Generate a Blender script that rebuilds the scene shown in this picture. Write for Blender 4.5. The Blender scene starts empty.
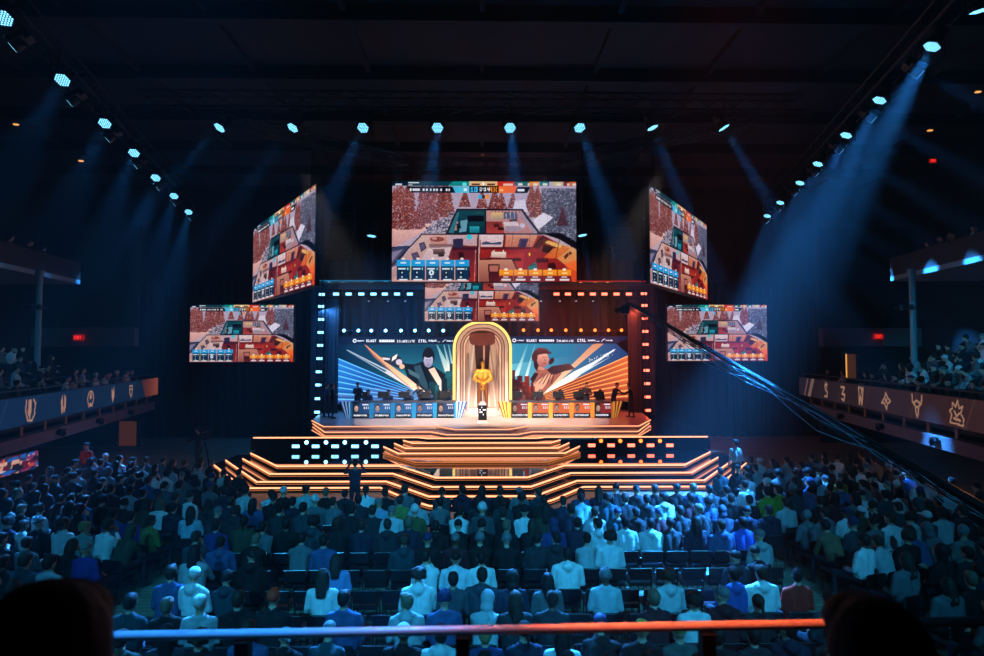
import bpy, bmesh, math, random
import numpy as np
from mathutils import Vector, Matrix
random.seed(7)
RNG = np.random.default_rng(11)
PI = math.pi
SC = bpy.context.scene
COL = SC.collection

# ------------------------------------------------------------------ camera
EYE = Vector((0.0, 0.0, 5.0))
FPX = 600.0
PITCH = math.atan(23 / FPX)
YAW = math.atan(10 / FPX)
FWD = Vector((math.sin(YAW) * math.cos(PITCH), math.cos(YAW) * math.cos(PITCH), math.sin(PITCH)))
RGT = Vector((math.cos(YAW), -math.sin(YAW), 0))
UPV = RGT.cross(FWD)


def ray(px, py):
    return FWD * FPX + RGT * (px - 492) - UPV * (py - 328)


def at(px, py, Y):
    d = ray(px, py)
    return EYE + d * (Y / d.y)


def atz(px, py, Z):
    d = ray(px, py)
    return EYE + d * ((Z - EYE.z) / d.z)


def project(p):
    v = Vector(p) - EYE
    f = v.dot(FWD)
    return 492 + FPX * v.dot(RGT) / f, 328 - FPX * v.dot(UPV) / f


cam = bpy.data.objects.new('camera', bpy.data.cameras.new('camera'))
COL.objects.link(cam)
cam.matrix_world = Matrix(((RGT.x, UPV.x, -FWD.x, EYE.x), (RGT.y, UPV.y, -FWD.y, EYE.y),
                           (RGT.z, UPV.z, -FWD.z, EYE.z), (0, 0, 0, 1)))
cam.data.sensor_width = 36
cam.data.lens = 36 * FPX / 984
cam.data.clip_start = 0.05
cam.data.clip_end = 200
cam.data.dof.use_dof = True
cam.data.dof.focus_distance = 26
cam.data.dof.aperture_fstop = 2.8
SC.camera = cam


# ------------------------------------------------------------------ materials
def srgb(r, g, b):
    f = lambda c: (c / 255 / 12.92) if c / 255 <= 0.04045 else ((c / 255 + 0.055) / 1.055) ** 2.4
    return (f(r), f(g), f(b))


MATS = {}


def mat(name, rgb=(128, 128, 128), rough=0.6, metal=0.0, noise=0.0, scale=8.0, emit=None, strength=1.0, spec=0.5,
        bump=0.0, coat=0.0, objcolor=False, attr=None, attr_emit=False):
    if name in MATS:
        return MATS[name]
    m = bpy.data.materials.new(name)
    m.use_nodes = True
    nt = m.node_tree
    N = nt.nodes
    L = nt.links
    N.clear()
    out = N.new('ShaderNodeOutputMaterial')
    b = N.new('ShaderNodeBsdfPrincipled')
    L.new(b.outputs[0], out.inputs[0])
    c = srgb(*rgb)
    b.inputs['Base Color'].default_value = (*c, 1)
    b.inputs['Roughness'].default_value = rough
    b.inputs['Metallic'].default_value = metal
    b.inputs['Specular IOR Level'].default_value = spec
    b.inputs['Coat Weight'].default_value = coat
    src = None
    if objcolor:
        oi = N.new('ShaderNodeObjectInfo')
        src = oi.outputs['Color']
    if attr:
        a = N.new('ShaderNodeAttribute')
        a.attribute_name = attr
        src = a.outputs['Color']
    if noise > 0:
        tc = N.new('ShaderNodeTexCoord')
        no = N.new('ShaderNodeTexNoise')
        no.inputs['Scale'].default_value = scale
        no.inputs['Detail'].default_value = 4
        L.new(tc.outputs['Object'], no.inputs['Vector'])
        mr = N.new('ShaderNodeMapRange')
        mr.inputs['To Min'].default_value = 1 - noise
        mr.inputs['To Max'].default_value = 1 + noise
        L.new(no.outputs['Fac'], mr.inputs['Value'])
        mx = N.new('ShaderNodeVectorMath')
        mx.operation = 'SCALE'
        if src is not None:
            L.new(src, mx.inputs[0])
        else:
            mx.inputs[0].default_value = c
        L.new(mr.outputs[0], mx.inputs['Scale'])
        src = mx.outputs[0]
        if bump > 0:
            bp = N.new('ShaderNodeBump')
            bp.inputs['Strength'].default_value = bump
            bp.inputs['Distance'].default_value = 0.03
            L.new(no.outputs['Fac'], bp.inputs['Height'])
            L.new(bp.outputs[0], b.inputs['Normal'])
    if attr_emit:
        b.inputs['Base Color'].default_value = (0.01, 0.01, 0.01, 1)
        L.new(src, b.inputs['Emission Color'])
        b.inputs['Emission Strength'].default_value = strength
    elif src is not None:
        L.new(src, b.inputs['Base Color'])
    if emit is not None:
        b.inputs['Emission Color'].default_value = (*srgb(*emit), 1)
        b.inputs['Emission Strength'].default_value = strength
    MATS[name] = m
    return m


# ------------------------------------------------------------------ mesh builder
class MB:
    def __init__(s):
        s.v = []
        s.f = []
        s.m = []

    def add(s, vs, fs, m=0):
        k = len(s.v)
        s.v += [tuple(v) for v in vs]
        s.f += [tuple(i + k for i in f) for f in fs]
        s.m += [m] * len(fs)
        return s

    def box(s, c, d, m=0, rz=0.0, rx=0.0, mtx=None):
        x, y, z = d[0] / 2, d[1] / 2, d[2] / 2
        P = [Vector((a * x, b * y, e * z)) for e in (-1, 1) for b in (-1, 1) for a in (-1, 1)]
        M = Matrix.Rotation(rz, 3, 'Z') @ Matrix.Rotation(rx, 3, 'X')
        if mtx is not None:
            M = mtx
        P = [M @ p + Vector(c) for p in P]
        return s.add(P, [(0, 2, 3, 1), (4, 5, 7, 6), (0, 1, 5, 4), (2, 6, 7, 3), (0, 4, 6, 2), (1, 3, 7, 5)], m)

    def tube(s, p, q, r, r2=None, n=8, m=0, caps=True):
        p, q = Vector(p), Vector(q)
        r2 = r if r2 is None else r2
        d = (q - p)
        if d.length < 1e-6:
            return s
        d.normalize()
        a = d.orthogonal().normalized()
        b = d.cross(a)
        vs = []
        for (c, rr) in ((p, r), (q, r2)):
            for i in range(n):
                t = 2 * PI * i / n
                vs.append(c + (a * math.cos(t) + b * math.sin(t)) * rr)
        fs = [(i, (i + 1) % n, n + (i + 1) % n, n + i) for i in range(n)]
        if caps:
            fs += [tuple(range(n))[::-1], tuple(range(n, 2 * n))]
        return s.add(vs, fs, m)

    def path(s, pts, r, n=8, m=0):
        for i in range(len(pts) - 1):
            s.tube(pts[i], pts[i + 1], r, n=n, m=m)
        return s

    def lathe(s, prof, c=(0, 0, 0), n=16, m=0, M=None):
        c = Vector(c)
        vs = []
        for (r, z) in prof:
            for i in range(n):
                t = 2 * PI * i / n
                v = Vector((r * math.cos(t), r * math.sin(t), z))
                if M is not None:
                    v = M @ v
                vs.append(c + v)
        fs = []
        for k in range(len(prof) - 1):
            for i in range(n):
                j = (i + 1) % n
                fs.append((k * n + i, k * n + j, (k + 1) * n + j, (k + 1) * n + i))
        fs.append(tuple(range(n))[::-1])
        fs.append(tuple(range((len(prof) - 1) * n, len(prof) * n)))
        return s.add(vs, fs, m)

    def prism(s, poly, z0, z1, m=0, mt=None):
        """poly: list of (x, y); closed footprint, extruded"""
        n = len(poly)
        vs = [(x, y, z0) for x, y in poly] + [(x, y, z1) for x, y in poly]
        s.add(vs, [(i, (i + 1) % n, n + (i + 1) % n, n + i) for i in range(n)], m)
        s.add(vs, [tuple(range(n))[::-1]], m)
        s.add(vs, [tuple(range(n, 2 * n))], m if mt is None else mt)
        return s

    def quad(s, a, b, c, d, m=0):
        return s.add([a, b, c, d], [(0, 1, 2, 3)], m)

    def slabquad(s, a, b, c, d, t, m=0):
        """quad given thickness t along -normal"""
        a, b, c, d = map(Vector, (a, b, c, d))
        n = (b - a).cross(d - a).normalized() * -t
        return s.add([a, b, c, d, a + n, b + n, c + n, d + n],
                     [(0, 1, 2, 3), (7, 6, 5, 4), (0, 4, 5, 1), (1, 5, 6, 2), (2, 6, 7, 3), (3, 7, 4, 0)], m)

    def build(s, name, mats, parent=None, loc=None, rot=None, smooth=False):
        me = bpy.data.meshes.new(name)
        me.from_pydata(s.v, [], s.f)
        if not isinstance(mats, (list, tuple)):
            mats = [mats]
        for m in mats:
            me.materials.append(m)
        me.polygons.foreach_set('material_index', s.m)
        if smooth:
            me.polygons.foreach_set('use_smooth', [True] * len(me.polygons))
        me.validate()
        o = bpy.data.objects.new(name, me)
        COL.objects.link(o)
        if parent is not None:
            o.parent = parent
        if loc is not None:
            o.location = loc
        if rot is not None:
            o.rotation_euler = rot
        fixn(me)
        return o


def fixn(me):
    bm = bmesh.new()
    bm.from_mesh(me)
    bmesh.ops.recalc_face_normals(bm, faces=bm.faces)
    bm.to_mesh(me)
    bm.free()


def tag(o, label, cat, group=None, kind=None):
    o['label'] = label
    o['category'] = cat
    if group:
        o['group'] = group
    if kind:
        o['kind'] = kind
    return o


def struct(o):
    o['kind'] = 'structure'
    return o


def empty(name, loc, label=None, cat=None, group=None, rz=0.0):
    o = bpy.data.objects.new(name, None)
    COL.objects.link(o)
    o.location = loc
    o.rotation_euler = (0, 0, rz)
    o.empty_display_size = 0.1
    if label:
        tag(o, label, cat, group)
    return o


def copy_tree(o, parent=None):
    c = o.copy()
    COL.objects.link(c)
    c.parent = parent
    for ch in o.children:
        copy_tree(ch, c)
    return c


ORD = ['first', 'second', 'third', 'fourth', 'fifth', 'sixth', 'seventh', 'eighth', 'ninth', 'tenth', 'eleventh',
       'twelfth', 'thirteenth', 'fourteenth', 'fifteenth', 'sixteenth', 'seventeenth', 'eighteenth', 'nineteenth',
       'twentieth', 'twenty-first', 'twenty-second', 'twenty-third', 'twenty-fourth']


# ------------------------------------------------------------------ canvas: coloured grids for LED walls and printed fronts
FONT = {
    '0': '757', '1': '262', 'A': 0}
GLY = {'0': ['111', '101', '101', '101', '111'], '1': ['010', '110', '010', '010', '111'],
       '4': ['101', '101', '111', '001', '001'], ':': ['0', '1', '0', '1', '0'], 'X': ['101', '101', '010', '101', '101'],
       'A': ['010', '101', '111', '101', '101'], 'B': ['110', '101', '110', '101', '110'],
       'C': ['111', '100', '100', '100', '111'], 'E': ['111', '100', '110', '100', '111'],
       'I': ['1', '1', '1', '1', '1'], 'L': ['100', '100', '100', '100', '111'],
       'S': ['111', '100', '111', '001', '111'], 'T': ['111', '010', '010', '010', '010'],
       'N': ['1001', '1101', '1011', '1001', '1001'], 'R': ['110', '101', '110', '101', '101'],
       'W': ['10001', '10001', '10101', '11011', '10001'], 'M': ['10001', '11011', '10101', '10001', '10001'],
       'D': ['110', '101', '101', '101', '110'], 'O': ['111', '101', '101', '101', '111'],
       'K': ['101', '110', '100', '110', '101'], 'G': ['111', '100', '101', '101', '111'],
       'U': ['101', '101', '101', '101', '111'], 'H': ['101', '101', '111', '101', '101'], ' ': ['0'] * 5,
       'Y': ['101', '101', '010', '010', '010'], 'F': ['111', '100', '110', '100', '100'],
       'P': ['110', '101', '110', '100', '100'], 'V': ['101', '101', '101', '101', '010']}


class Canvas:
    def __init__(s, w, h, u0, v0, u1, v1, bg=(0, 0, 0)):
        s.w, s.h, s.g = w, h, 1.0
        s.a = np.zeros((h, w, 3)) + np.array(bg)
        s.box = (u0, v0, u1, v1)
        s.U, s.V = np.meshgrid(u0 + (np.arange(w) + .5) / w * (u1 - u0), v0 + (np.arange(h) + .5) / h * (v1 - v0))

    def inside(s, pts):
        m = np.zeros((s.h, s.w), bool)
        n = len(pts)
        for i in range(n):
            x0, y0 = pts[i]
            x1, y1 = pts[(i + 1) % n]
            if y0 == y1:
                continue
            c = ((y0 > s.V) != (y1 > s.V)) & (s.U < (x1 - x0) * (s.V - y0) / (y1 - y0) + x0)
            m ^= c
        return m

    def put(s, m, col, col2=None, axis='v', al=1.0):
        c = np.array(col, float)
        if col2 is not None:
            T = s.V if axis == 'v' else s.U
            if m.any():
                lo, hi = T[m].min(), T[m].max()
                t = ((T - lo) / max(hi - lo, 1e-6))[..., None].clip(0, 1)
                c = c * (1 - t) + np.array(col2, float) * t
        if m.dtype == bool:
            m = m.astype(float)
        w = (m * al)[..., None]
        s.a = s.a * (1 - w) + c * w

    def poly(s, pts, col, col2=None, axis='v', al=1.0):
        s.put(s.inside(pts), col, col2, axis, al)

    def rect(s, u0, v0, u1, v1, col, col2=None, axis='v', al=1.0):
        s.put((s.U >= u0) & (s.U < u1) & (s.V >= v0) & (s.V < v1), col, col2, axis, al)

    def ell(s, u, v, ru, rv, col, col2=None, rot=0.0, al=1.0):
        dx, dy = s.U - u, s.V - v
        c, n = math.cos(rot), math.sin(rot)
        s.put(((dx * c + dy * n) / ru) ** 2 + ((-dx * n + dy * c) / rv) ** 2 < 1, col, col2, 'v', al)

    def line(s, pts, w, col, al=1.0):
        m = np.zeros((s.h, s.w), bool)
        for i in range(len(pts) - 1):
            x0, y0 = pts[i]
            x1, y1 = pts[i + 1]
            dx, dy = x1 - x0, y1 - y0
            L2 = dx * dx + dy * dy + 1e-9
            t = (((s.U - x0) * dx + (s.V - y0) * dy) / L2).clip(0, 1)
            m |= (s.U - x0 - t * dx) ** 2 + (s.V - y0 - t * dy) ** 2 < (w / 2) ** 2
        s.put(m, col, al=al)

    def ring(s, u, v, r, w, col):
        d = np.hypot(s.U - u, s.V - v)
        s.put(abs(d - r) < w / 2, col)

    def text(s, u, v, t, px, col, slant=0.0):
        for ch in t:
            g = GLY.get(ch, GLY[' '])
            for r, row in enumerate(g):
                for c, b in enumerate(row):
                    if b == '1':
                        uu = u + c * px - slant * r * px
                        s.rect(uu, v + r * px, uu + px, v + (r + 1) * px, col)
            u += (len(g[0]) + 1) * px
        return u

    def speck(s, m, n, size, cols, al=0.8):
        """scatter small blobs inside mask"""
        ys, xs = np.nonzero(m)
        if len(ys) == 0:
            return
        for k in RNG.integers(0, len(ys), n):
            y, x = ys[k], xs[k]
            h = max(1, int(size * (0.5 + RNG.random())))
            w = max(1, int(size * (0.5 + RNG.random())))
            c = np.array(cols[RNG.integers(0, len(cols))], float)
            sl = (slice(y, min(s.h, y + h)), slice(x, min(s.w, x + w)))
            mm = (m[sl] * al)[..., None]
            s.a[sl] = s.a[sl] * (1 - mm) + c * mm

    def mesh(s, name):
        """grid in x (0..1), z (0..1), facing -y; colours averaged to grid points"""
        w, h = s.w, s.h
        xs, zs = np.meshgrid(np.linspace(0, 1, w), np.linspace(1, 0, h))
        co = np.stack([xs.ravel(), np.zeros(w * h), zs.ravel()], 1)
        idx = np.arange(w * h).reshape(h, w)
        f = np.stack([idx[1:, :-1], idx[1:, 1:], idx[:-1, 1:], idx[:-1, :-1]], -1).reshape(-1, 4)
        me = bpy.data.meshes.new(name)
        me.vertices.add(w * h)
        me.vertices.foreach_set('co', co.ravel())
        me.loops.add(f.size)
        me.loops.foreach_set('vertex_index', f.ravel())
        me.polygons.add(len(f))
        me.polygons.foreach_set('loop_start', np.arange(len(f)) * 4)
        me.polygons.foreach_set('loop_total', np.full(len(f), 4))
        me.update()
        a = (s.a / 255).clip(0, 1) ** s.g
        lin = np.where(a <= 0.04045, a / 12.92, ((a + 0.055) / 1.055) ** 2.4)
        ca = me.color_attributes.new('picture', 'FLOAT_COLOR', 'POINT')
        ca.data.foreach_set('color', np.concatenate([lin.reshape(-1, 3), np.ones((w * h, 1))], 1).astype(np.float32).ravel())
        return me


def place_panel(me, name, mats, A, B, C, parent=None):
    """A = lower left, B = lower right, C = upper left corner in world; maps unit panel on to them"""
    o = bpy.data.objects.new(name, me)
    COL.objects.link(o)
    if len(me.materials) == 0:
        me.materials.append(mats)
    A, B, C = Vector(A), Vector(B), Vector(C)
    ex, ez = B - A, C - A
    ey = ez.cross(ex).normalized()
    M = Matrix(((ex.x, ey.x, ez.x, A.x), (ex.y, ey.y, ez.y, A.y), (ex.z, ey.z, ez.z, A.z), (0, 0, 0, 1)))
    if parent is not None:
        o.parent = parent
        bpy.context.view_layer.update()
        M = parent.matrix_world.inverted() @ M
    o.matrix_local = M
    return o
# ================================================================== THE HALL
M_FLOOR = mat('floor_boards', (90, 104, 96), rough=0.45, noise=0.25, scale=3)
M_BLACK = mat('black_drape', (13, 13, 15), rough=0.95, noise=0.4, scale=2)
M_WALL = mat('dark_wall', (20, 21, 25), rough=0.9, noise=0.25, scale=1)
M_CEIL = mat('dark_ceiling', (40, 39, 43), rough=0.9, noise=0.2, scale=.6)
M_METAL = mat('black_steel', (20, 20, 23), rough=0.45, metal=0.6)
M_ALU = mat('aluminium', (120, 122, 126), rough=0.35, metal=0.9)
M_CONC = mat('painted_concrete', (50, 46, 48), rough=0.8, noise=0.12, scale=2)
M_MAUVE = mat('mauve_fascia', (120, 98, 102), rough=0.7, noise=0.12, scale=3)

RX, RY0, RY1, RZ = 24.0, -5.0, 38.0, 15.5
b = MB().box((0, (RY0 + RY1) / 2, -0.1), (2 * RX, RY1 - RY0, 0.2))
struct(b.build('floor', M_FLOOR))
# floor boards joints: shallow dark grooves drawn in the material
nt = M_FLOOR.node_tree
br = nt.nodes.new('ShaderNodeTexBrick')
br.inputs['Scale'].default_value = 1.0
br.inputs['Brick Width'].default_value = 2.4
br.inputs['Row Height'].default_value = 0.16
br.inputs['Mortar Size'].default_value = 0.008
br.inputs['Color1'].default_value = (*srgb(150, 168, 146), 1)
br.inputs['Color2'].default_value = (*srgb(122, 142, 122), 1)
br.inputs['Mortar'].default_value = (*srgb(25, 30, 30), 1)
tc = nt.nodes.new('ShaderNodeTexCoord')
nt.links.new(tc.outputs['Object'], br.inputs['Vector'])
nt.links.new(br.outputs['Color'], nt.nodes['Principled BSDF'].inputs['Base Color'])

b = MB().box((0, (RY0 + RY1) / 2, RZ + 0.1), (2 * RX, RY1 - RY0, 0.2))
for k in range(9):                                   # deep roof panels and purlins
    b.box((0, 2 + k * 4, RZ - 0.25), (2 * RX, 0.35, 0.5))
for k in range(-5, 6):
    b.box((k * 4.2, (RY0 + RY1) / 2, RZ - 0.12), (0.16, RY1 - RY0, 0.24))
struct(b.build('ceiling', M_CEIL))


def drape(name, x0, y0, x1, y1, z0, z1, fold=0.55, amp=0.16):
    L = math.hypot(x1 - x0, y1 - y0)
    n = int(L / fold * 6)
    dx, dy = (x1 - x0) / L, (y1 - y0) / L
    vs = []
    for z in (z0, z1):
        for i in range(n + 1):
            t = L * i / n
            a = amp * math.sin(2 * PI * t / fold) * (0.7 + 0.3 * math.sin(t * 1.3))
            vs.append((x0 + dx * t - dy * a, y0 + dy * t + dx * a, z))
    fs = [(i, i + 1, n + 2 + i, n + 1 + i) for i in range(n)]
    b = MB().add(vs, fs)
    o = b.build(name, M_BLACK)
    md = o.modifiers.new('thick', 'SOLIDIFY')
    md.thickness = 0.02
    return o


struct(MB().box((0, RY1 + .1, RZ / 2), (2 * RX, .2, RZ)).build('wall_back', M_WALL))
struct(MB().box((-RX - .1, (RY0 + RY1) / 2, RZ / 2), (.2, RY1 - RY0, RZ)).build('wall_left', M_WALL))
struct(MB().box((RX + .1, (RY0 + RY1) / 2, RZ / 2), (.2, RY1 - RY0, RZ)).build('wall_right', M_WALL))
struct(MB().box((0, RY0 - .1, RZ / 2), (2 * RX, .2, RZ)).build('wall_rear', M_WALL))
tag(drape('stage_curtain', -20.5, 35.2, -9.4, 35.2, 0, 9), 'black pleated curtain hanging left of the stage set', 'curtain')
tag(drape('stage_curtain', 9.4, 35.2, 20.5, 35.2, 0, 9), 'black pleated curtain hanging right of the stage set', 'curtain')
tag(drape('stage_curtain', -9.3, 36.4, 9.3, 36.4, 0, 13), 'tall black curtain hanging behind the middle of the stage set', 'curtain')

# ================================================================== STAGE
M_TIER = mat('stage_gloss', (30, 18, 17), rough=0.07, spec=0.6, noise=0.12, scale=2)
M_DECK = mat('deck_mirror', (20, 18, 22), rough=0.03, spec=1.0, coat=0.6)
M_CREAM = mat('cream_platform', (214, 190, 178), rough=0.22, spec=0.5)
M_STRIP = mat('strip_led', (30, 15, 8), emit=(255, 158, 112), strength=2.5)
M_STRIPD = mat('strip_and_reflection_dim', (30, 15, 8), emit=(235, 130, 60), strength=.75)  # for the dimmest strip and the imitated strip reflections


def mirror(pts):
    return pts + [(-x, y) for x, y in reversed(pts)]


def pz(px, py, z):
    p = atz(px, py, z)
    return (p.x, p.y)


def strip_along(poly, z, h=0.05, off=0.012, m=0):
    """thin glowing batten along an open line of (x, y), on the front face"""
    b = MB()
    for (x0, y0), (x1, y1) in zip(poly[:-1], poly[1:]):
        L = math.hypot(x1 - x0, y1 - y0)
        a = math.atan2(y1 - y0, x1 - x0)
        b.box(((x0 + x1) / 2 + math.sin(a) * off, (y0 + y1) / 2 - math.cos(a) * off, z), (L + .02, 0.03, h), m, rz=a)
    return b


YB = 34.6       # back of the stage
ZT = [0.20, 0.40, 0.60, 0.80]
lines = [
    [(214, 464), (247, 485.5), (379, 488.5), (410.6, 499.4), (430, 505)],
    [(226, 459.6), (258, 480.5), (386, 481), (429, 495.5)],
    [(243, 458), (271, 472.6), (392.5, 473.2), (433, 486)],
    [(251, 452.5), (278, 465.3), (399, 465.3), (436, 476.7)]]
NAMES = ['lowest', 'second lowest', 'third lowest', 'fourth lowest']
for k, (z, ln) in enumerate(zip(ZT, lines)):
    left = [pz(x, y, z) for x, y in ln]
    left[0] = (left[0][0], max(left[0][1], 25.0))
    ym = left[-1][1]
    # straighten: second point shares y with third
    yy = (left[1][1] + left[2][1]) / 2
    left[1] = (left[1][0], yy)
    left[2] = (left[2][0], yy)
    front = mirror(left)
    back = [(left[0][0] + .001, 27.0 - 0.01 * k), (-left[0][0] - .001, 27.0 - 0.01 * k)]
    z0 = 0.0 if k == 0 else ZT[k - 1]
    poly = front + back[::-1]
    b = MB().prism(poly, z0, z, 0, 1 if k == 3 else 0)
    o = b.build('stage_step', [M_TIER, M_DECK])
    tag(o, 'broad glossy light-edged stage step, %s of the wide front steps' % NAMES[k], 'stage step',
        'wide front steps of the stage')
    s = strip_along(front, z - 0.03, 0.05)
    s.build('light_strip', M_STRIP, o)
    s = strip_along(front, z - 0.115, 0.014)
    s.build('strip_reflection', M_STRIPD, o)  # thin glowing line imitates the strip's reflection on the riser

# upper flight between the mirror landing and the deck
up = [(0.92, [(383.5, 452.5), (416, 461.6)]), (1.04, [(384, 446), (399, 452.8)]),
      (1.16, [(395, 442.3), (406, 447.6)]), (1.28, [(405, 438.3), (413.4, 442.4)])]
ZD = 1.40
for k, (z, ln) in enumerate(up):
    left = [pz(x, y, z) for x, y in ln]
    left[0] = (left[0][0], min(left[0][1], 25.38))
    front = mirror(left)
    z0 = 0.80 if k == 0 else up[k - 1][0]
    back = [(-left[0][0], 25.39), (left[0][0], 25.39)]
    o = MB().prism(front + back, z0, z).build('stage_step', M_TIER)
    tag(o, 'narrow glossy light-edged stage step, %s from the bottom of the upper flight' % ORD[k], 'stage step',
        'upper flight of stage steps')
    strip_along(front, z - 0.03, 0.045).build('light_strip', M_STRIP if k else M_STRIPD, o)
    strip_along(front, z - 0.10, 0.012).build('strip_reflection', M_STRIPD, o)  # strip reflection put in as a dim glowing line

# main deck
c0 = pz(419, 435.4, ZD)
c1 = pz(428, 436.6, ZD)
dl = pz(258.5, 435.2, ZD)
yd = 25.45
front = mirror([(dl[0], yd), (c0[0], yd), (c1[0], yd - .3)])
o = MB().prism(front + [(-dl[0] , YB - 4), (-9.3, YB), (9.3, YB), (dl[0], YB - 4)][0:0] + [(-dl[0], YB - 2.5), (dl[0], YB - 2.5)], 1.27, ZD, 0, 0).build('stage_deck', M_DECK)
tag(o, 'wide dark mirror-like stage deck with a long warm light line on its front edge', 'stage')
strip_along(front, ZD - 0.03, 0.05).build('light_strip', M_STRIP, o)
MB().box((0, YB - 2.7, .7), (2 * 9.2, 5, 1.12)).box((-0, 26.25, 1.04), (19.6, 1.0, .46)).build('front_wall', M_BLACK, o)

# performer platform (two cream layers)
for k, (z0, z1, ln, lab) in enumerate([
        (ZD, 1.50, [(313, 423.2), (325, 431.6), (431, 431.6), (446, 434.2)], 'low cream lower platform under the player desks'),
        (1.52, 1.65, [(312, 420.2), (324, 426), (436, 426), (455, 429.0)], 'glossy cream upper platform carrying the player desks')]):
    left = [pz(x, y, z1) for x, y in ln]
    yy = (left[1][1] + left[2][1]) / 2
    left[1] = (left[1][0], yy)
    left[2] = (left[2][0], yy)
    front = mirror(left)
    o = MB().prism(front + [(9.0, YB - .1), (-9.0, YB - .1)], z0, z1).build('desk_platform', M_CREAM)
    tag(o, lab, 'platform')
    strip_along(front, z1 - 0.02, 0.025).build('light_strip', M_STRIP, o)
    MB().prism([(x * .997, y + .06) for x, y in front] + [(8.9, YB - .2), (-8.9, YB - .2)], z1 - .13 if k else ZD, z1 - .1 if k else ZD + .02).build('shadow_gap', M_METAL, o)
ZP = 1.65

# ------------------------------------------------------------------ LED wall pictures
K = 6.786


def scribble(c, u0, v0, u1, h, col):
    """writing too small to be read: upright strokes under a common height"""
    u = u0
    while u < u1:
        w = 3 + 5 * RNG.random()
        c.rect(u, v0 + h * .25 * RNG.random(), min(u + w, u1), v0 + h * (1 - .2 * RNG.random()), col)
        if RNG.random() < .5:
            c.rect(u + w * .3, v0 + h * .35, u + w * .7, v0 + h * .65, tuple(x * .4 for x in col))
        u += w + 1.8



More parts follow.
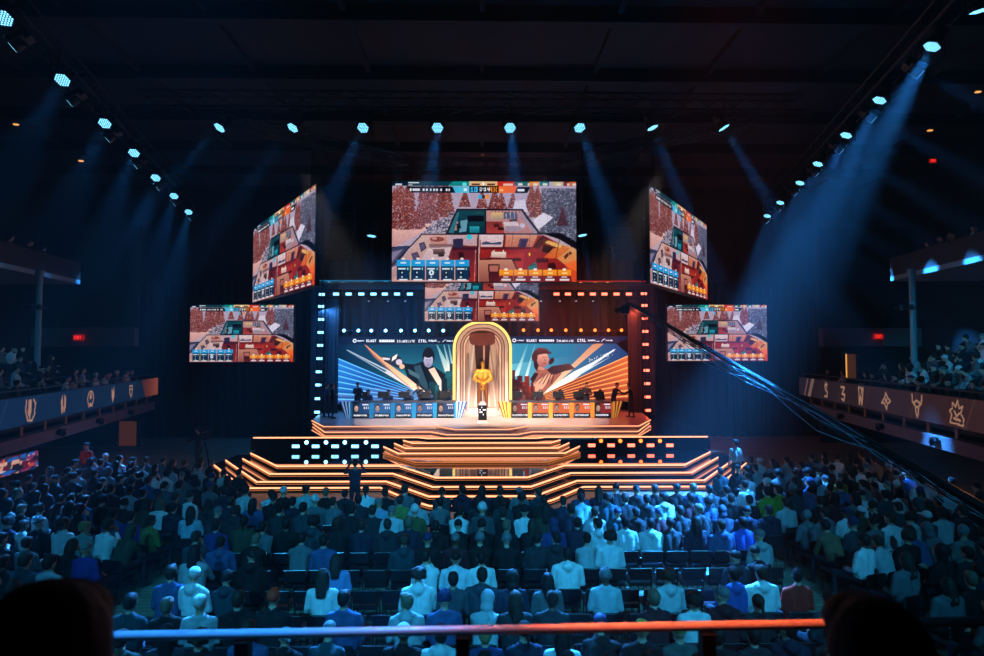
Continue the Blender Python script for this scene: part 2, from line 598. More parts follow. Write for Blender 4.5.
def left_wall():
    c = Canvas(420, 236, 62, 12, 900, 470, (8, 34, 62))
    c.poly([(75, 10), (900, 10), (900, 470), (75, 470)], (10, 52, 84), (34, 140, 158), 'u')
    c.poly([(262, 70), (900, 70), (900, 300), (600, 380)], (14, 80, 108), (70, 165, 176), 'v')
    # thin light blades
    c.poly([(140, 103), (150, 100), (640, 345), (640, 400), (560, 350)], (150, 170, 190), (250, 235, 220), 'u')
    c.poly([(190, 128), (420, 245), (400, 250)], (40, 110, 150))
    # striped fan
    m = c.inside([(78, 150), (640, 392), (640, 470), (55, 470)])
    for i in range(14):
        a0, a1 = 150 + i * 40, 150 + i * 40 + 40
        r0, r1 = 392 + i * 8, 400 + i * 8
        if i < 13:
            c.put(m & c.inside([(70, a0), (640, r0), (640, r1), (70, a1)]), (150, 196, 246) if i > 5 else (70, 160, 236), (16, 46, 116), 'v', .9)
            c.put(m & c.inside([(70, a0), (640, r0), (640, r0 + 3), (70, a0 + 7)]), (120, 205, 255))
    c.put(m & (c.U > 250) & (c.V > 360), (190, 200, 240), al=.25)
    # warm curved blade
    c.poly([(262, 64), (275, 70), (420, 190), (560, 290), (702, 385), (705, 440), (640, 400), (560, 345), (440, 245), (330, 150)],
           (226, 150, 104), (255, 236, 214), 'v')
    c.poly([(262, 64), (330, 130), (470, 262), (600, 372), (560, 345), (440, 245), (330, 150)], (130, 84, 84), al=.6)
    # seated figure in a dark coat, hands on a pale case
    c.poly([(520, 190), (600, 200), (660, 180), (740, 215), (820, 270), (800, 330), (760, 440), (700, 400), (560, 290)], (18, 34, 48))
    c.poly([(600, 215), (650, 200), (700, 330), (690, 380), (640, 330)], (60, 92, 108))
    c.poly([(640, 190), (660, 190), (740, 400), (715, 390)], (9, 16, 28))
    c.poly([(560, 230), (640, 270), (640, 300), (570, 265)], (90, 120, 130))
    c.poly([(380, 140), (440, 150), (480, 130), (520, 165), (545, 205), (530, 240), (470, 215), (400, 180)], (48, 56, 74))
    c.poly([(385, 152), (440, 158), (435, 172), (392, 168)], (214, 208, 214))
    c.poly([(455, 150), (490, 128), (480, 160), (450, 180)], (236, 226, 220))
    c.ell(500, 185, 22, 20, (206, 196, 206))
    c.ell(520, 215, 18, 16, (236, 190, 160))
    c.ell(700, 150, 42, 66, (20, 22, 36))
    c.ell(699, 175, 32, 46, (206, 196, 214), (150, 150, 176))
    c.ell(699, 126, 34, 30, (24, 24, 36))
    c.rect(684, 168, 694, 174, (60, 50, 70))
    c.rect(707, 168, 717, 174, (60, 50, 70))
    c.poly([(696, 176), (702, 176), (704, 192), (694, 192)], (150, 140, 160))
    c.rect(688, 203, 710, 207, (120, 100, 120))
    c.poly([(700, 235), (740, 220), (800, 330), (790, 400), (760, 330)], (226, 196, 180), (255, 240, 224))
    # search lights
    for (a, b2, w) in ((752, 838, 26), (800, 850, 12), (832, 872, 8)):
        c.poly([(a, 62), (a + 6, 62), (b2 + w, 250), (b2 - w, 250)], (120, 180, 190), (255, 240, 226), al=.85)
    # city blocks
    for (a, b2, t, col) in ((845, 900, 195, (24, 78, 96)), (820, 862, 245, (34, 112, 124)), (788, 826, 292, (14, 58, 76)),
                            (740, 775, 340, (30, 120, 130)), (704, 744, 318, (18, 84, 100)), (690, 720, 378, (16, 60, 78)),
                            (762, 800, 378, (10, 34, 50)), (800, 850, 400, (24, 92, 108)), (850, 900, 380, (12, 40, 56))):
        c.rect(a, t, b2, 470, col, tuple(int(x * .45) for x in col))
    for i in range(12):
        for j in range(3):
            if (i * 7 + j * 3) % 4:
                c.rect(830 + j * 9, 260 + i * 13, 834 + j * 9, 265 + i * 13, (70, 150, 160))
    # sponsor band
    c.rect(62, 12, 900, 66, (16, 40, 74))
    w = (236, 240, 250)
    c.ring(198, 40, 10, 5, w)
    scribble(c, 213, 36, 262, 9, w)
    c.text(278, 32, 'BLAST', 3.4, w)
    c.rect(366, 34, 468, 48, w)
    for i in range(6):
        c.rect(380 + i * 15, 36, 384 + i * 15, 45, (16, 40, 74))
    c.text(486, 33, 'I', 4, w)
    c.text(498, 36, 'BLACKLYTE', 3.1, w)
    c.text(632, 31, 'CTRL', 3.8, w)
    scribble(c, 700, 33, 756, 14, w)
    c.rect(762, 46, 778, 49, w)
    c.line([(796, 48), (812, 34), (820, 34)], 3, w)
    scribble(c, 824, 37, 866, 9, w)
    return c


def right_wall():
    c = Canvas(420, 224, 72, 8, 900, 450, (18, 48, 92))
    c.poly([(72, 8), (900, 8), (900, 450), (72, 450)], (112, 186, 200), (26, 72, 122), 'u')
    c.poly([(72, 60), (500, 60), (500, 140), (72, 200)], (38, 128, 160), al=.6)
    # pale shafts
    for (a, b2, w) in ((190, 110, 16), (240, 180, 10)):
        c.poly([(a - 3, 60), (a + 3, 60), (b2 + w, 280), (b2 - w, 280)], (90, 160, 180), (236, 240, 232), al=.9)
    # warm broad blade and white blades
    c.poly([(628, 66), (680, 52), (706, 60), (560, 180), (430, 290), (330, 400), (225, 430), (250, 360), (400, 270), (490, 200)],
           (204, 146, 118), (255, 226, 196), 'v')
    c.poly([(776, 96), (786, 100), (600, 230), (400, 380), (300, 420), (320, 370), (500, 250), (640, 180)], (214, 220, 226), (255, 244, 230), 'v')
    c.poly([(752, 148), (560, 262), (520, 270)], (200, 216, 226))
    for k in range(30):
        u = 600 + RNG.random() * 170
        c.ell(u, 150 - (u - 640) * .3 + RNG.random() * 26, 2.5, 2.5, (240, 240, 240))
    # striped fan
    m = c.inside([(880, 132), (900, 130), (900, 450), (200, 450), (300, 398)])
    for i in range(13):
        a0, a1 = 128 + i * 40, 168 + i * 40
        r0, r1 = 420 + i * 5, 425 + i * 5
        c.put(m & c.inside([(896, a0), (240, r0), (240, r1), (896, a1)]), (240, 132, 78), (112, 34, 30), 'v', .95)
        c.put(m & c.inside([(896, a0), (240, r0), (240, r0 + 3), (896, a0 + 9)]), (255, 176, 110))
    # figure in a cap
    c.poly([(212, 300), (250, 240), (330, 225), (420, 262), (360, 330), (290, 400), (236, 400)], (176, 112, 96))
    c.poly([(225, 330), (330, 260), (360, 275), (262, 400), (236, 400)], (226, 176, 150))
    for i in range(5):
        c.poly([(228 + i * 28, 340), (240 + i * 28, 330), (300 + i * 18, 262), (292 + i * 18, 262)], (110, 60, 60))
    c.poly([(205, 300), (235, 255), (262, 262), (225, 330)], (60, 30, 40))
    c.poly([(318, 238), (352, 212), (470, 194), (512, 230), (440, 246), (380, 268), (345, 262)], (72, 44, 54), (120, 78, 76), 'u')
    c.ell(255, 190, 26, 52, (64, 34, 40))
    c.ell(292, 168, 40, 52, (232, 176, 152), (176, 110, 104))
    c.ell(350, 178, 16, 26, (80, 46, 48), rot=.6)
    c.poly([(228, 112), (262, 86), (318, 92), (332, 112), (350, 114), (348, 128), (300, 128), (236, 140)], (132, 72, 70), (84, 40, 46))
    c.ell(236, 150, 20, 34, (92, 52, 56))
    c.rect(288, 150, 300, 155, (96, 48, 50))
    c.rect(308, 150, 318, 155, (96, 48, 50))
    c.poly([(302, 158), (312, 176), (300, 178)], (170, 104, 96))
    c.rect(292, 190, 312, 195, (136, 54, 56))
    c.poly([(262, 210), (300, 224), (300, 240), (256, 236)], (206, 146, 124))
    # city
    for (a, b2, t, col) in ((84, 104, 238, (110, 34, 32)), (100, 128, 300, (70, 26, 30)), (118, 152, 276, (92, 30, 34)),
                            (150, 178, 318, (140, 44, 34)), (166, 200, 278, (158, 62, 44)), (196, 238, 348, (186, 66, 40)),
                            (72, 98, 300, (50, 16, 24)), (128, 160, 350, (110, 34, 30)), (210, 228, 320, (130, 44, 38))):
        c.rect(a, t, b2, 450, col, tuple(int(x * .5) for x in col))
    for i in range(40):
        u, v = 90 + RNG.random() * 140, 300 + RNG.random() * 130
        c.rect(u, v, u + 4, v + 5, (226, 120, 70), al=.6)
    c.rect(72, 8, 900, 60, (34, 42, 78))
    w = (240, 236, 246)
    c.ring(98, 37, 10, 5, w)
    scribble(c, 114, 33, 164, 9, w)
    c.text(182, 29, 'BLAST', 3.6, w)
    c.rect(268, 32, 368, 46, w)
    for i in range(6):
        c.rect(281 + i * 15, 34, 285 + i * 15, 43, (34, 42, 78))
    c.text(388, 30, 'I', 4, w)
    c.text(400, 33, 'BLACKLYTE', 2.9, w)
    c.text(527, 28, 'CTRL', 3.8, w)
    scribble(c, 598, 30, 652, 14, w)
    c.rect(658, 42, 676, 45, w)
    c.line([(690, 46), (704, 30), (716, 30)], 3, w)
    scribble(c, 720, 33, 766, 9, w)
    c.poly([(790, 60), (900, 8), (900, 140), (872, 130)], (16, 10, 22))
    return c


def picture_mat(name, strength):
    m = mat(name, (5, 5, 5), rough=0.5, spec=0.1, attr='picture', attr_emit=True, strength=strength)
    return m


M_WALLPIC = picture_mat('led_wall_picture', 1.5)
YW = 33.6
for side, cv in ((-1, left_wall()), (1, right_wall())):
    u0, v0, u1, v1 = cv.box
    cv.g = 1.3
    ox, oy = (325, 335) if side < 0 else (500, 335)
    A = at(ox + u0 / K, oy + v1 / K, YW)
    B = at(ox + u1 / K, oy + v1 / K, YW)
    C = at(ox + u0 / K, oy + v0 / K, YW)
    B = Vector((B.x, YW, A.z))
    C = Vector((A.x, YW, C.z))
    if A.z < ZP + .02:
        pass
    e = empty('led_wall', ((A.x + B.x) / 2, YW + .1, ZP), 'tall blue artwork LED wall left of the golden statue arch' if side < 0 else
              'tall orange artwork LED wall right of the golden statue arch', 'led wall')
    place_panel(cv.mesh('wall_picture'), 'wall_picture', M_WALLPIC, A, B, C, e)
    w, h = B.x - A.x, C.z - A.z
    cx, cz = 0, (A.z + C.z) / 2 - ZP
    bb = MB().box((cx, .05, cz), (w + .1, .12, h + .06))
    for k in range(6):
        bb.box((-w / 2 + w * (k + .5) / 6, .35, cz), (.06, .5, h))
    bb.build('wall_backing', M_METAL, e)

# ------------------------------------------------------------------ arch
M_ARCH = [mat('arch_cream', (236, 206, 184), rough=0.5), mat('arch_brown', (104, 58, 58), rough=0.6),
          mat('arch_tan', (206, 160, 138), rough=0.5)]
M_YEL = mat('arch_edge_light', (80, 60, 20), emit=(255, 214, 120), strength=1.5)
YA = 31.9


def arch_outline(hw, top, base, r, n=10):
    pts = [(-hw, base), (-hw, top - r)]
    for i in range(1, n + 1):
        t = PI - PI / 2 * i / n
        pts.append((-hw + r + r * math.cos(t), top - r + r * math.sin(t)))
    q = [(-x, z) for x, z in reversed(pts)]
    return pts + q


acx = 0.02
e = empty('stage_arch', (acx, YA, ZP), 'large nested cream and brown arch with a yellow lit rim behind the statue', 'arch')
W0 = (at(512.5, 360, YA).x - at(454.5, 360, YA).x) / 2
T0 = at(482, 321.5, YA).z - ZP
NL = 9
specs = []
hw, top, r, y = W0, T0, W0 * .92, -0.6
wid = [.14, .05, .16, .05, .09, .05, .09, .04, .1]
cols = [3, 1, 0, 1, 2, 1, 0, 1, 2]
for k in range(NL):
    hw2, top2, r2 = hw - wid[k], top - wid[k] * .95, max(r - wid[k], .3)
    a = arch_outline(hw, top, 0, r)
    c2 = arch_outline(hw2, top2, 0, r2)
    n = len(a)
    y2 = y + (.02 if k % 2 == 0 else 0.10)
    vs = [(x, y, z) for x, z in a] + [(x, y, z) for x, z in c2] + [(x, y2 + .14, z) for x, z in c2] + [(x, y2 + .14, z) for x, z in a]
    fs = []
    for i in range(n - 1):
        fs += [(i, i + 1, n + i + 1, n + i), (n + i, n + i + 1, 2 * n + i + 1, 2 * n + i), (3 * n + i, i, i + 1, 3 * n + i + 1)]
    m = M_YEL if cols[k] == 3 else M_ARCH[cols[k]]
    MB().add(vs, fs).build('arch_edge_light' if k == 0 else 'arch_ring', m, e)
    hw, top, r, y = hw2, top2, r2, y + .11
# back panel of the niche: cream blades of light colour and the dark hammer relief
bp = Canvas(150, 240, 0, 0, 100, 160, (236, 206, 186))
bp.poly([(0, 0), (100, 0), (100, 160), (0, 160)], (226, 190, 168), (250, 230, 214))
for (a0, a1, b0, b1, cc) in ((30, 34, 0, 22, (206, 160, 140)), (36, 38, 26, 34, (255, 244, 232)), (62, 66, 78, 96, (210, 164, 142)),
                             (58, 60, 66, 74, (255, 244, 234)), (24, 27, -10, 0, (255, 240, 228)), (70, 73, 100, 112, (196, 148, 128)),
                             (44, 47, 40, 46, (190, 140, 122)), (52, 54, 54, 60, (176, 122, 108))):
    bp.poly([(a0, 0), (a1, 0), (b1, 160), (b0, 160)], cc, al=.9)
M_NICHE = mat('niche_panel', (230, 200, 180), rough=0.6, attr='picture')
me = bp.mesh('niche_panel')
place_panel(me, 'niche_panel', M_NICHE, (acx - hw - .02, YA + y + .12, ZP), (acx + hw + .02, YA + y + .12, ZP), (acx - hw - .02, YA + y + .12, ZP + top), e)
NY = y + .1
# statue plinth steps
b = MB()
for k, (w_, d_) in enumerate(((2.05, 1.3), (1.75, 1.05), (1.5, .85))):
    b.box((0, -.2 + .0 * k, .07 + .12 * k), (w_, d_, .12 if k else .14))
b.build('arch_base_steps', M_CREAM, e)

M_BRONZE = mat('dark_bronze', (128, 64, 56), rough=0.45, metal=0.2, noise=.25, scale=3)
M_BRONZE2 = mat('darker_bronze', (78, 44, 42), rough=0.45, metal=0.4)
hx, hz0 = acx, at(482, 345, YA).z
hz1 = at(482, 333.5, YA).z
hw_ = (at(496, 340, YA).x - at(471.5, 340, YA).x) / 2
e2 = empty('hammer_sculpture', (acx, YA + NY - .32, ZP + .36), 'giant bronze sledgehammer sculpture standing head-up inside the arch', 'sculpture')
b = MB()
z0, z1 = hz0 - ZP - .36, hz1 - ZP - .36
prof = [(-hw_, z0 + .1), (-hw_, z1 - .06), (-hw_ + .12, z1), (hw_ - .12, z1), (hw_, z1 - .06), (hw_, z0 + .1), (hw_ - .14, z0), (-hw_ + .14, z0)]
vs = [(x, -.22, z) for x, z in prof] + [(x, .18, z) for x, z in prof]
n = len(prof)
b.add(vs, [tuple(range(n)), tuple(range(n, 2 * n))[::-1]] + [(i, n + i, n + (i + 1) % n, (i + 1) % n) for i in range(n)])
b.box((0, -.02, (z0 + z1) / 2), (.46, .5, z1 - z0 + .08))
b.build('hammer_head', M_BRONZE, e2)
b = MB()
b.add([(-.42, -.1, z0), (.42, -.1, z0), (.2, -.1, 0), (-.2, -.1, 0), (-.42, .14, z0), (.42, .14, z0), (.2, .14, 0), (-.2, .14, 0)],
      [(0, 1, 2, 3), (7, 6, 5, 4), (0, 4, 5, 1), (1, 5, 6, 2), (2, 6, 7, 3), (3, 7, 4, 0)])
b.build('hammer_shaft', M_BRONZE2, e2)
MB().tube((.09, -.16, 0), (.09, -.16, z0), .05).build('shaft_band', M_ARCH[2], e2)

# ------------------------------------------------------------------ player desks
M_DESKB = mat('desk_blue', (20, 120, 170), rough=0.4, emit=(20, 130, 190), strength=.35)
M_DESKO = mat('desk_orange', (226, 140, 50), rough=0.4, emit=(250, 150, 50), strength=.35)
M_DESKTOP = mat('desk_top', (60, 60, 70), rough=0.4)
M_PORTRAIT = picture_mat('desk_screen_picture', 1.2)
FACES = [(214, 170, 150), (196, 150, 130), (222, 180, 160), (170, 120, 104), (206, 160, 140)]


def portrait(side, k):
    blue = side < 0
    c = Canvas(66, 50, 0, 0, 110, 84, (10, 34, 62) if blue else (60, 14, 24))
    if k in (2, 1, 3):
        c.rect(0, 0, 110, 60, (20, 90, 150) if blue else (214, 96, 46))
    else:
        c.rect(40, 0, 110, 60, (14, 60, 110) if blue else (130, 34, 34))
    x = 26
    sk = FACES[k] if blue else tuple(int(v * .9) for v in FACES[(k + 2) % 5])
    c.poly([(0, 84), (4, 66), (18, 58), (40, 58), (58, 68), (66, 84)], (24, 26, 36))
    c.ell(x, 24, 14, 18, (44, 28, 26))
    c.ell(x, 34, 12, 18, sk, tuple(int(v * .75) for v in sk))
    c.rect(x - 7, 30, x - 3, 32, (50, 30, 30))
    c.rect(x + 3, 30, x + 7, 32, (50, 30, 30))
    c.rect(x - 4, 43, x + 4, 45, (130, 70, 70))
    c.rect(64, 6, 104, 13, (226, 226, 240))
    for i in range(3):
        c.rect(74 + i * 12, 22, 80 + i * 12, 36, (226, 226, 240))
        c.rect(76 + i * 12, 26, 78 + i * 12, 30, (20, 60, 110) if blue else (150, 50, 40))
    c.rect(0, 64, 110, 84, (20, 24, 40))
    scribble(c, 10, 67, 92 + 4 * k, 11, (236, 236, 244))
    return c


YDK = 30.2
for side in (-1, 1):
    col = M_DESKB if side < 0 else M_DESKO
    cname = 'blue' if side < 0 else 'orange'
    xa, xb = (350.5, 456) if side < 0 else (509, 613)
    X0, X1 = at(xa, 410, YDK).x, at(xb, 410, YDK).x
    w = (X1 - X0) / 5
    TOPZ = at(400, 401.8, YDK).z - ZP
    for k in range(5):
        j = k if side < 0 else 4 - k
        cx = X0 + w * (k + .5)
        where = ['outermost', 'second from the outer end', 'middle', 'second from the arch', 'nearest the arch'][j]
        e = empty('player_desk', (cx, YDK, ZP), '%s player desk with portrait screen front, %s in its row' % (cname, where), 'desk', '%s player desks on stage' % cname)
        MB().box((0, .5, TOPZ - .02), (w - .01, 1.1, .05)).build('desk_top', M_DESKTOP, e)
        for q in (-1, 1):
            MB().box((q * (w / 2 - .05), 0, TOPZ / 2 - .02), (.1, .16, TOPZ - .05)).build('desk_post', col, e)
            MB().box((q * (w / 2 - .04), .55, TOPZ / 2 - .03), (.05, .9, TOPZ - .07)).build('desk_side', M_METAL, e)
        MB().box((0, .03, TOPZ / 2 - .03), (w - .18, .08, TOPZ - .06)).build('screen_housing', M_METAL, e)
        hx = w / 2 - .1
        place_panel(portrait(side, j).mesh('desk_screen'), 'desk_screen', M_PORTRAIT, (cx - hx, YDK - .03, ZP + .05), (cx + hx, YDK - .03, ZP + .05), (cx - hx, YDK - .03, ZP + TOPZ - .06), e)
    # fluted flares at both ends
    for end in (0, 1):
        xe = X0 if end == 0 else X1
        sg = -1 if end == 0 else 1
        outer = (end == 0) == (side < 0)
        b1, b2 = MB(), MB()
        for i in range(6):
            bt, tp = i * .045, i * .095
            m_ = b1 if i % 2 == 0 else b2
            x0, x1 = xe + sg * bt, xe + sg * (bt + .05)
            x2, x3 = xe + sg * tp, xe + sg * (tp + .1)
            m_.slabquad((x0, YDK - .02 + .03 * i, 0), (x1, YDK + .03 * i, 0), (x3, YDK - .02 + .03 * i, TOPZ), (x2, YDK - .02 + .03 * i, TOPZ), .06 * sg)
        e = empty('fluted_desk_end', (xe, YDK, ZP), 'fan of %s fluted ribs closing the %s row at its %s' % (
            cname, cname, 'outer end' if outer else 'arch end'), 'desk end panel')
        for b_, nm, mm in ((b1, 'light_rib', mat('rib_light_' + cname, (170, 200, 240) if side < 0 else (255, 190, 90), rough=.4, emit=(150, 200, 255) if side < 0 else (255, 180, 70), strength=.55)),
                           (b2, 'dark_rib', mat('rib_dark_' + cname, (30, 80, 160) if side < 0 else (150, 70, 26), rough=.5))):
            b_.v = [(x - xe, y - YDK, z) for x, y, z in b_.v]
            b_.build(nm, mm, e)

# trophy podium in front
PD = 28.3
e = empty('trophy_podium', (atz(482.5, 423, ZP).x, PD, ZP), 'black podium with white square studs standing at the stage centre', 'podium')
ph = at(482, 405, PD).z - ZP
MB().box((0, 0, .03), (.62, .55, .06)).box((0, 0, .09), (.5, .46, .06)).build('podium_foot', M_CREAM, e)
MB().box((0, 0, (ph + .12) / 2), (.4, .38, ph - .12)).build('podium_body', mat('podium_black', (14, 14, 18), rough=.25), e)
b = MB()
for (i, j) in ((1, 4), (0, 3), (2, 3), (3, 3), (0, 2), (1, 2), (2, 1)):
    b.box((-.11 + i * .075, -.195, .28 + j * .11), (.05, .01, .06))
b.build('podium_stud', mat('stud_white', (220, 220, 230), emit=(220, 220, 235), strength=.7), e)
tp = empty('hammer_trophy', (e.location.x, PD, ZP + ph + .003), 'silver trophy with an upright shaft on top of the black podium', 'trophy')
MB().box((0, 0, .03), (.36, .34, .06)).box((0, 0, .09), (.28, .26, .06)).box((0, 0, .14), (.2, .2, .04)).build('trophy_base', mat('silver', (225, 225, 230), rough=.3, metal=.6), tp)
MB().tube((0, 0, .15), (0, 0, .72), .035, .02).build('trophy_shaft', MATS['silver'], tp)
MB().box((0, 0, .75), (.2, .12, .1)).box((0, 0, .75), (.08, .14, .13)).build('trophy_head', mat('gold_small', (220, 170, 60), rough=.3, metal=.9), tp)
# ================================================================== GAME SCREENS
def game_picture():
    c = Canvas(400, 222, 12, 25, 972, 555, (196, 184, 204))
    c.poly([(12, 25), (972, 25), (972, 560), (12, 560)], (190, 178, 202), (206, 180, 190))
    red = [(150, 78, 74), (176, 96, 88), (112, 52, 58), (206, 130, 116), (84, 44, 58), (226, 196, 200), (136, 70, 70)]
    blu = [(86, 92, 116), (60, 66, 92), (120, 124, 146), (182, 182, 200), (44, 50, 74), (98, 88, 110)]
    # snow ground lower left
    c.poly([(12, 262), (250, 250), (160, 300), (12, 380)], (240, 196, 186), (214, 164, 166))
    c.poly([(12, 372), (110, 365), (40, 470), (12, 480)], (64, 72, 104), (120, 110, 136))
    c.poly([(12, 400), (70, 385), (12, 450)], (150, 140, 170))

    def tree(u, v, h, cols):
        w = h * .3
        pts = [(u, v - h)]
        n = 6
        for i in range(1, n + 1):
            pts += [(u + w * i / n, v - h + h * i / n), (u + w * (i - .5) / n, v - h + h * i / n)]
        left = [(2 * u - a, b) for a, b in reversed(pts)]
        m = c.inside(pts + left)
        c.put(m, cols[0], cols[2], al=.85)
        c.speck(m, int(h * 2.6), 2.2, cols)

    for k in range(60):
        u = 12 + 340 * RNG.random()
        v = 120 + 190 * RNG.random()
        if v > 170 + (340 - u) * .55:
            continue
        tree(u, v, 95 + 50 * RNG.random(), red)
    for (u, v, h) in ((40, 250, 160), (75, 235, 150), (120, 280, 150), (170, 250, 170), (215, 235, 160), (25, 180, 120), (300, 215, 150), (390, 160, 110), (480, 168, 110), (545, 172, 130), (580, 172, 110),
                      (640, 168, 100), (740, 190, 165), (765, 215, 150), (770, 160, 130)):
        tree(u, v, h, red)
    m = c.inside([(790, 60), (972, 60), (972, 360), (880, 300), (780, 296), (790, 200)])
    c.put(m, (110, 112, 140), (80, 80, 104), al=.8)
    c.speck(m, 1500, 3, blu)
    for (u, v, h) in ((850, 200, 120), (900, 280, 150), (945, 300, 170), (820, 280, 120), (930, 160, 100)):
        tree(u, v, h, blu)
    tree(900, 260, 110, [(130, 74, 80), (96, 60, 76), (70, 50, 70)])
    m = c.inside([(185, 270), (300, 210), (310, 190), (340, 180), (300, 300), (180, 300)])
    c.speck(m, 400, 3, blu + [(220, 210, 222)])
    c.poly([(650, 130), (700, 120), (720, 190), (690, 180), (640, 172)], (222, 214, 230))
    c.poly([(800, 190), (850, 215), (800, 260), (770, 280), (745, 230)], (228, 222, 238))
    dk = (34, 26, 44)
    # back rooms
    c.poly([(350, 172), (692, 172), (782, 304), (292, 304)], (60, 50, 66))
    c.poly([(358, 180), (496, 180), (496, 300), (304, 300)], (24, 92, 104), (14, 60, 78))
    c.poly([(404, 206), (490, 206), (490, 238), (404, 238)], (16, 18, 34))
    c.poly([(412, 238), (486, 238), (482, 262), (416, 262)], (20, 80, 92))
    c.rect(415, 264, 466, 298, (60, 176, 190), (30, 130, 150))
    c.poly([(368, 235), (404, 228), (398, 290), (360, 296)], (120, 170, 190))
    c.poly([(338, 240), (356, 236), (348, 286), (326, 286)], (196, 150, 140))
    c.poly([(306, 296), (350, 190), (362, 190), (332, 300)], (60, 130, 146))
    c.poly([(500, 180), (684, 180), (760, 300), (500, 300)], (206, 158, 156), (196, 140, 140))
    c.poly([(500, 238), (584, 238), (596, 300), (494, 300)], (150, 62, 62), (190, 80, 74))
    c.poly([(525, 190), (590, 190), (590, 228), (525, 228)], (236, 196, 140), (180, 160, 150))
    c.poly([(592, 188), (660, 188), (668, 224), (594, 224)], (96, 110, 140))
    for i in range(3):
        c.line([(604 + i * 22, 188), (606 + i * 22, 224)], 3, (220, 190, 190))
    c.poly([(592, 240), (660, 238), (690, 286), (600, 290)], (222, 206, 212))
    c.poly([(598, 262), (680, 262), (690, 288), (600, 290)], (176, 156, 170))
    c.ell(690, 258, 14, 12, (210, 206, 222))
    c.poly([(686, 190), (770, 298), (750, 300), (672, 200)], (176, 160, 180))
    for a, b2 in (((350, 174), (692, 174)), ((350, 174), (294, 302)), ((690, 174), (784, 302)), ((498, 178), (498, 300))):
        c.line([a, b2], 6, dk)
    # roof edge at right
    c.poly([(782, 298), (890, 296), (972, 345), (972, 385), (880, 330)], (20, 16, 30))
    # front rooms
    c.poly([(165, 304), (458, 304), (458, 556), (14, 556), (14, 520)], (214, 170, 168))
    c.poly([(195, 312), (330, 308), (326, 360), (205, 362)], (226, 180, 172), (206, 150, 140))
    c.ell(246, 332, 38, 13, (150, 70, 64))
    c.ell(232, 328, 14, 7, (210, 160, 150))
    c.poly([(300, 308), (450, 308), (450, 356), (300, 360)], (206, 176, 186))
    c.poly([(205, 368), (325, 362), (300, 440), (150, 470)], (232, 206, 204), (206, 178, 186))
    c.poly([(205, 368), (325, 362), (322, 374), (210, 380)], (176, 146, 150))
    c.poly([(326, 364), (456, 366), (456, 556), (410, 556), (414, 440), (300, 440)], (112, 40, 60), (166, 56, 58))
    for i in range(8):
        c.line([(340 + i * 14, 370), (330 + i * 17, 440)], 2, (90, 30, 46), .6)
    c.poly([(328, 330), (382, 328), (382, 380), (330, 380)], (60, 56, 90))
    c.poly([(165, 312), (200, 320), (215, 370), (110, 470), (14, 545), (14, 500)], (220, 186, 176), (190, 150, 150))
    for (a, b2, w, h) in ((152, 345, 40, 55), (112, 398, 46, 50)):
        c.poly([(a, b2 + 10), (a + w * .7, b2), (a + w, b2 + h * .6), (a + w * .3, b2 + h)], (46, 40, 66))
        c.poly([(a + 6, b2 + 14), (a + w * .66, b2 + 7), (a + w - 8, b2 + h * .55), (a + w * .34, b2 + h - 8)], (110, 96, 130))
    c.line([(168, 306), (14, 470)], 7, dk)
    c.line([(165, 306), (460, 304), (800, 302), (884, 300)], 7, dk)
    c.line([(884, 300), (972, 400)], 5, dk)
    c.ell(414, 320, 16, 14, (80, 206, 220))
    # right rooms
    c.poly([(470, 308), (798, 308), (972, 400), (972, 556), (462, 556)], (182, 58, 54), (150, 36, 40))
    for i in range(22):
        c.line([(480 + i * 20, 372), (450 + i * 26, 556)], 1.6, (120, 26, 36), .7)
    c.poly([(520, 420), (700, 400), (690, 520), (640, 480)], (214, 84, 66), al=.5)
    c.poly([(470, 308), (592, 308), (586, 372), (474, 374)], (232, 212, 216), (226, 190, 190))
    c.poly([(478, 350), (500, 342), (530, 350), (580, 344), (580, 358), (478, 360)], (70, 90, 130))
    c.poly([(606, 308), (770, 308), (740, 372), (600, 372)], (224, 160, 130), (206, 130, 106))
    c.poly([(676, 326), (724, 326), (708, 372), (664, 370)], (110, 70, 100))
    c.poly([(686, 332), (716, 332), (704, 370), (676, 370)], (60, 50, 90))
    c.line([(596, 306), (590, 374)], 6, (90, 40, 50))
    c.poly([(742, 372), (790, 320), (972, 400), (972, 470), (880, 440)], (120, 50, 44), (190, 90, 60))
    c.poly([(800, 330), (900, 360), (890, 380), (795, 345)], (240, 190, 120))
    c.poly([(800, 360), (850, 372), (840, 410), (790, 395)], (70, 36, 44))
    c.poly([(850, 380), (930, 360), (940, 375), (870, 430), (800, 430)], (240, 160, 90), (250, 130, 60), al=.8)
    c.poly([(870, 430), (950, 370), (972, 392), (972, 500), (930, 480)], (232, 176, 120), (226, 130, 70))
    c.poly([(905, 420), (925, 400), (932, 415), (912, 438)], (110, 50, 50))
    c.poly([(928, 402), (942, 392), (948, 405), (936, 416)], (110, 50, 50))
    c.poly([(910, 460), (972, 440), (972, 556), (950, 556)], (250, 110, 50), al=.7)
    c.poly([(530, 396), (606, 398), (604, 428), (526, 426)], (246, 228, 214), (214, 180, 170))
    c.rect(540, 388, 546, 400, (240, 230, 220))
    c.rect(588, 388, 594, 400, (240, 230, 220))
    c.poly([(456, 440), (636, 438), (660, 490), (660, 556), (456, 556)], (206, 146, 124), (160, 96, 86))
    c.poly([(510, 462), (572, 462), (572, 556), (516, 556)], (60, 24, 40), (110, 40, 50))
    c.poly([(518, 470), (566, 470), (562, 500), (520, 500)], (190, 120, 110))
    c.line([(458, 436), (636, 434), (668, 500)], 7, dk)
    c.line([(459, 306), (456, 556)], 8, (44, 26, 40))
    c.line([(464, 312), (462, 556)], 3, (230, 180, 170))
    c.line([(447, 380), (440, 556)], 3, (226, 150, 140))
    c.poly([(716, 476), (760, 450), (768, 490), (722, 492)], (60, 130, 130))
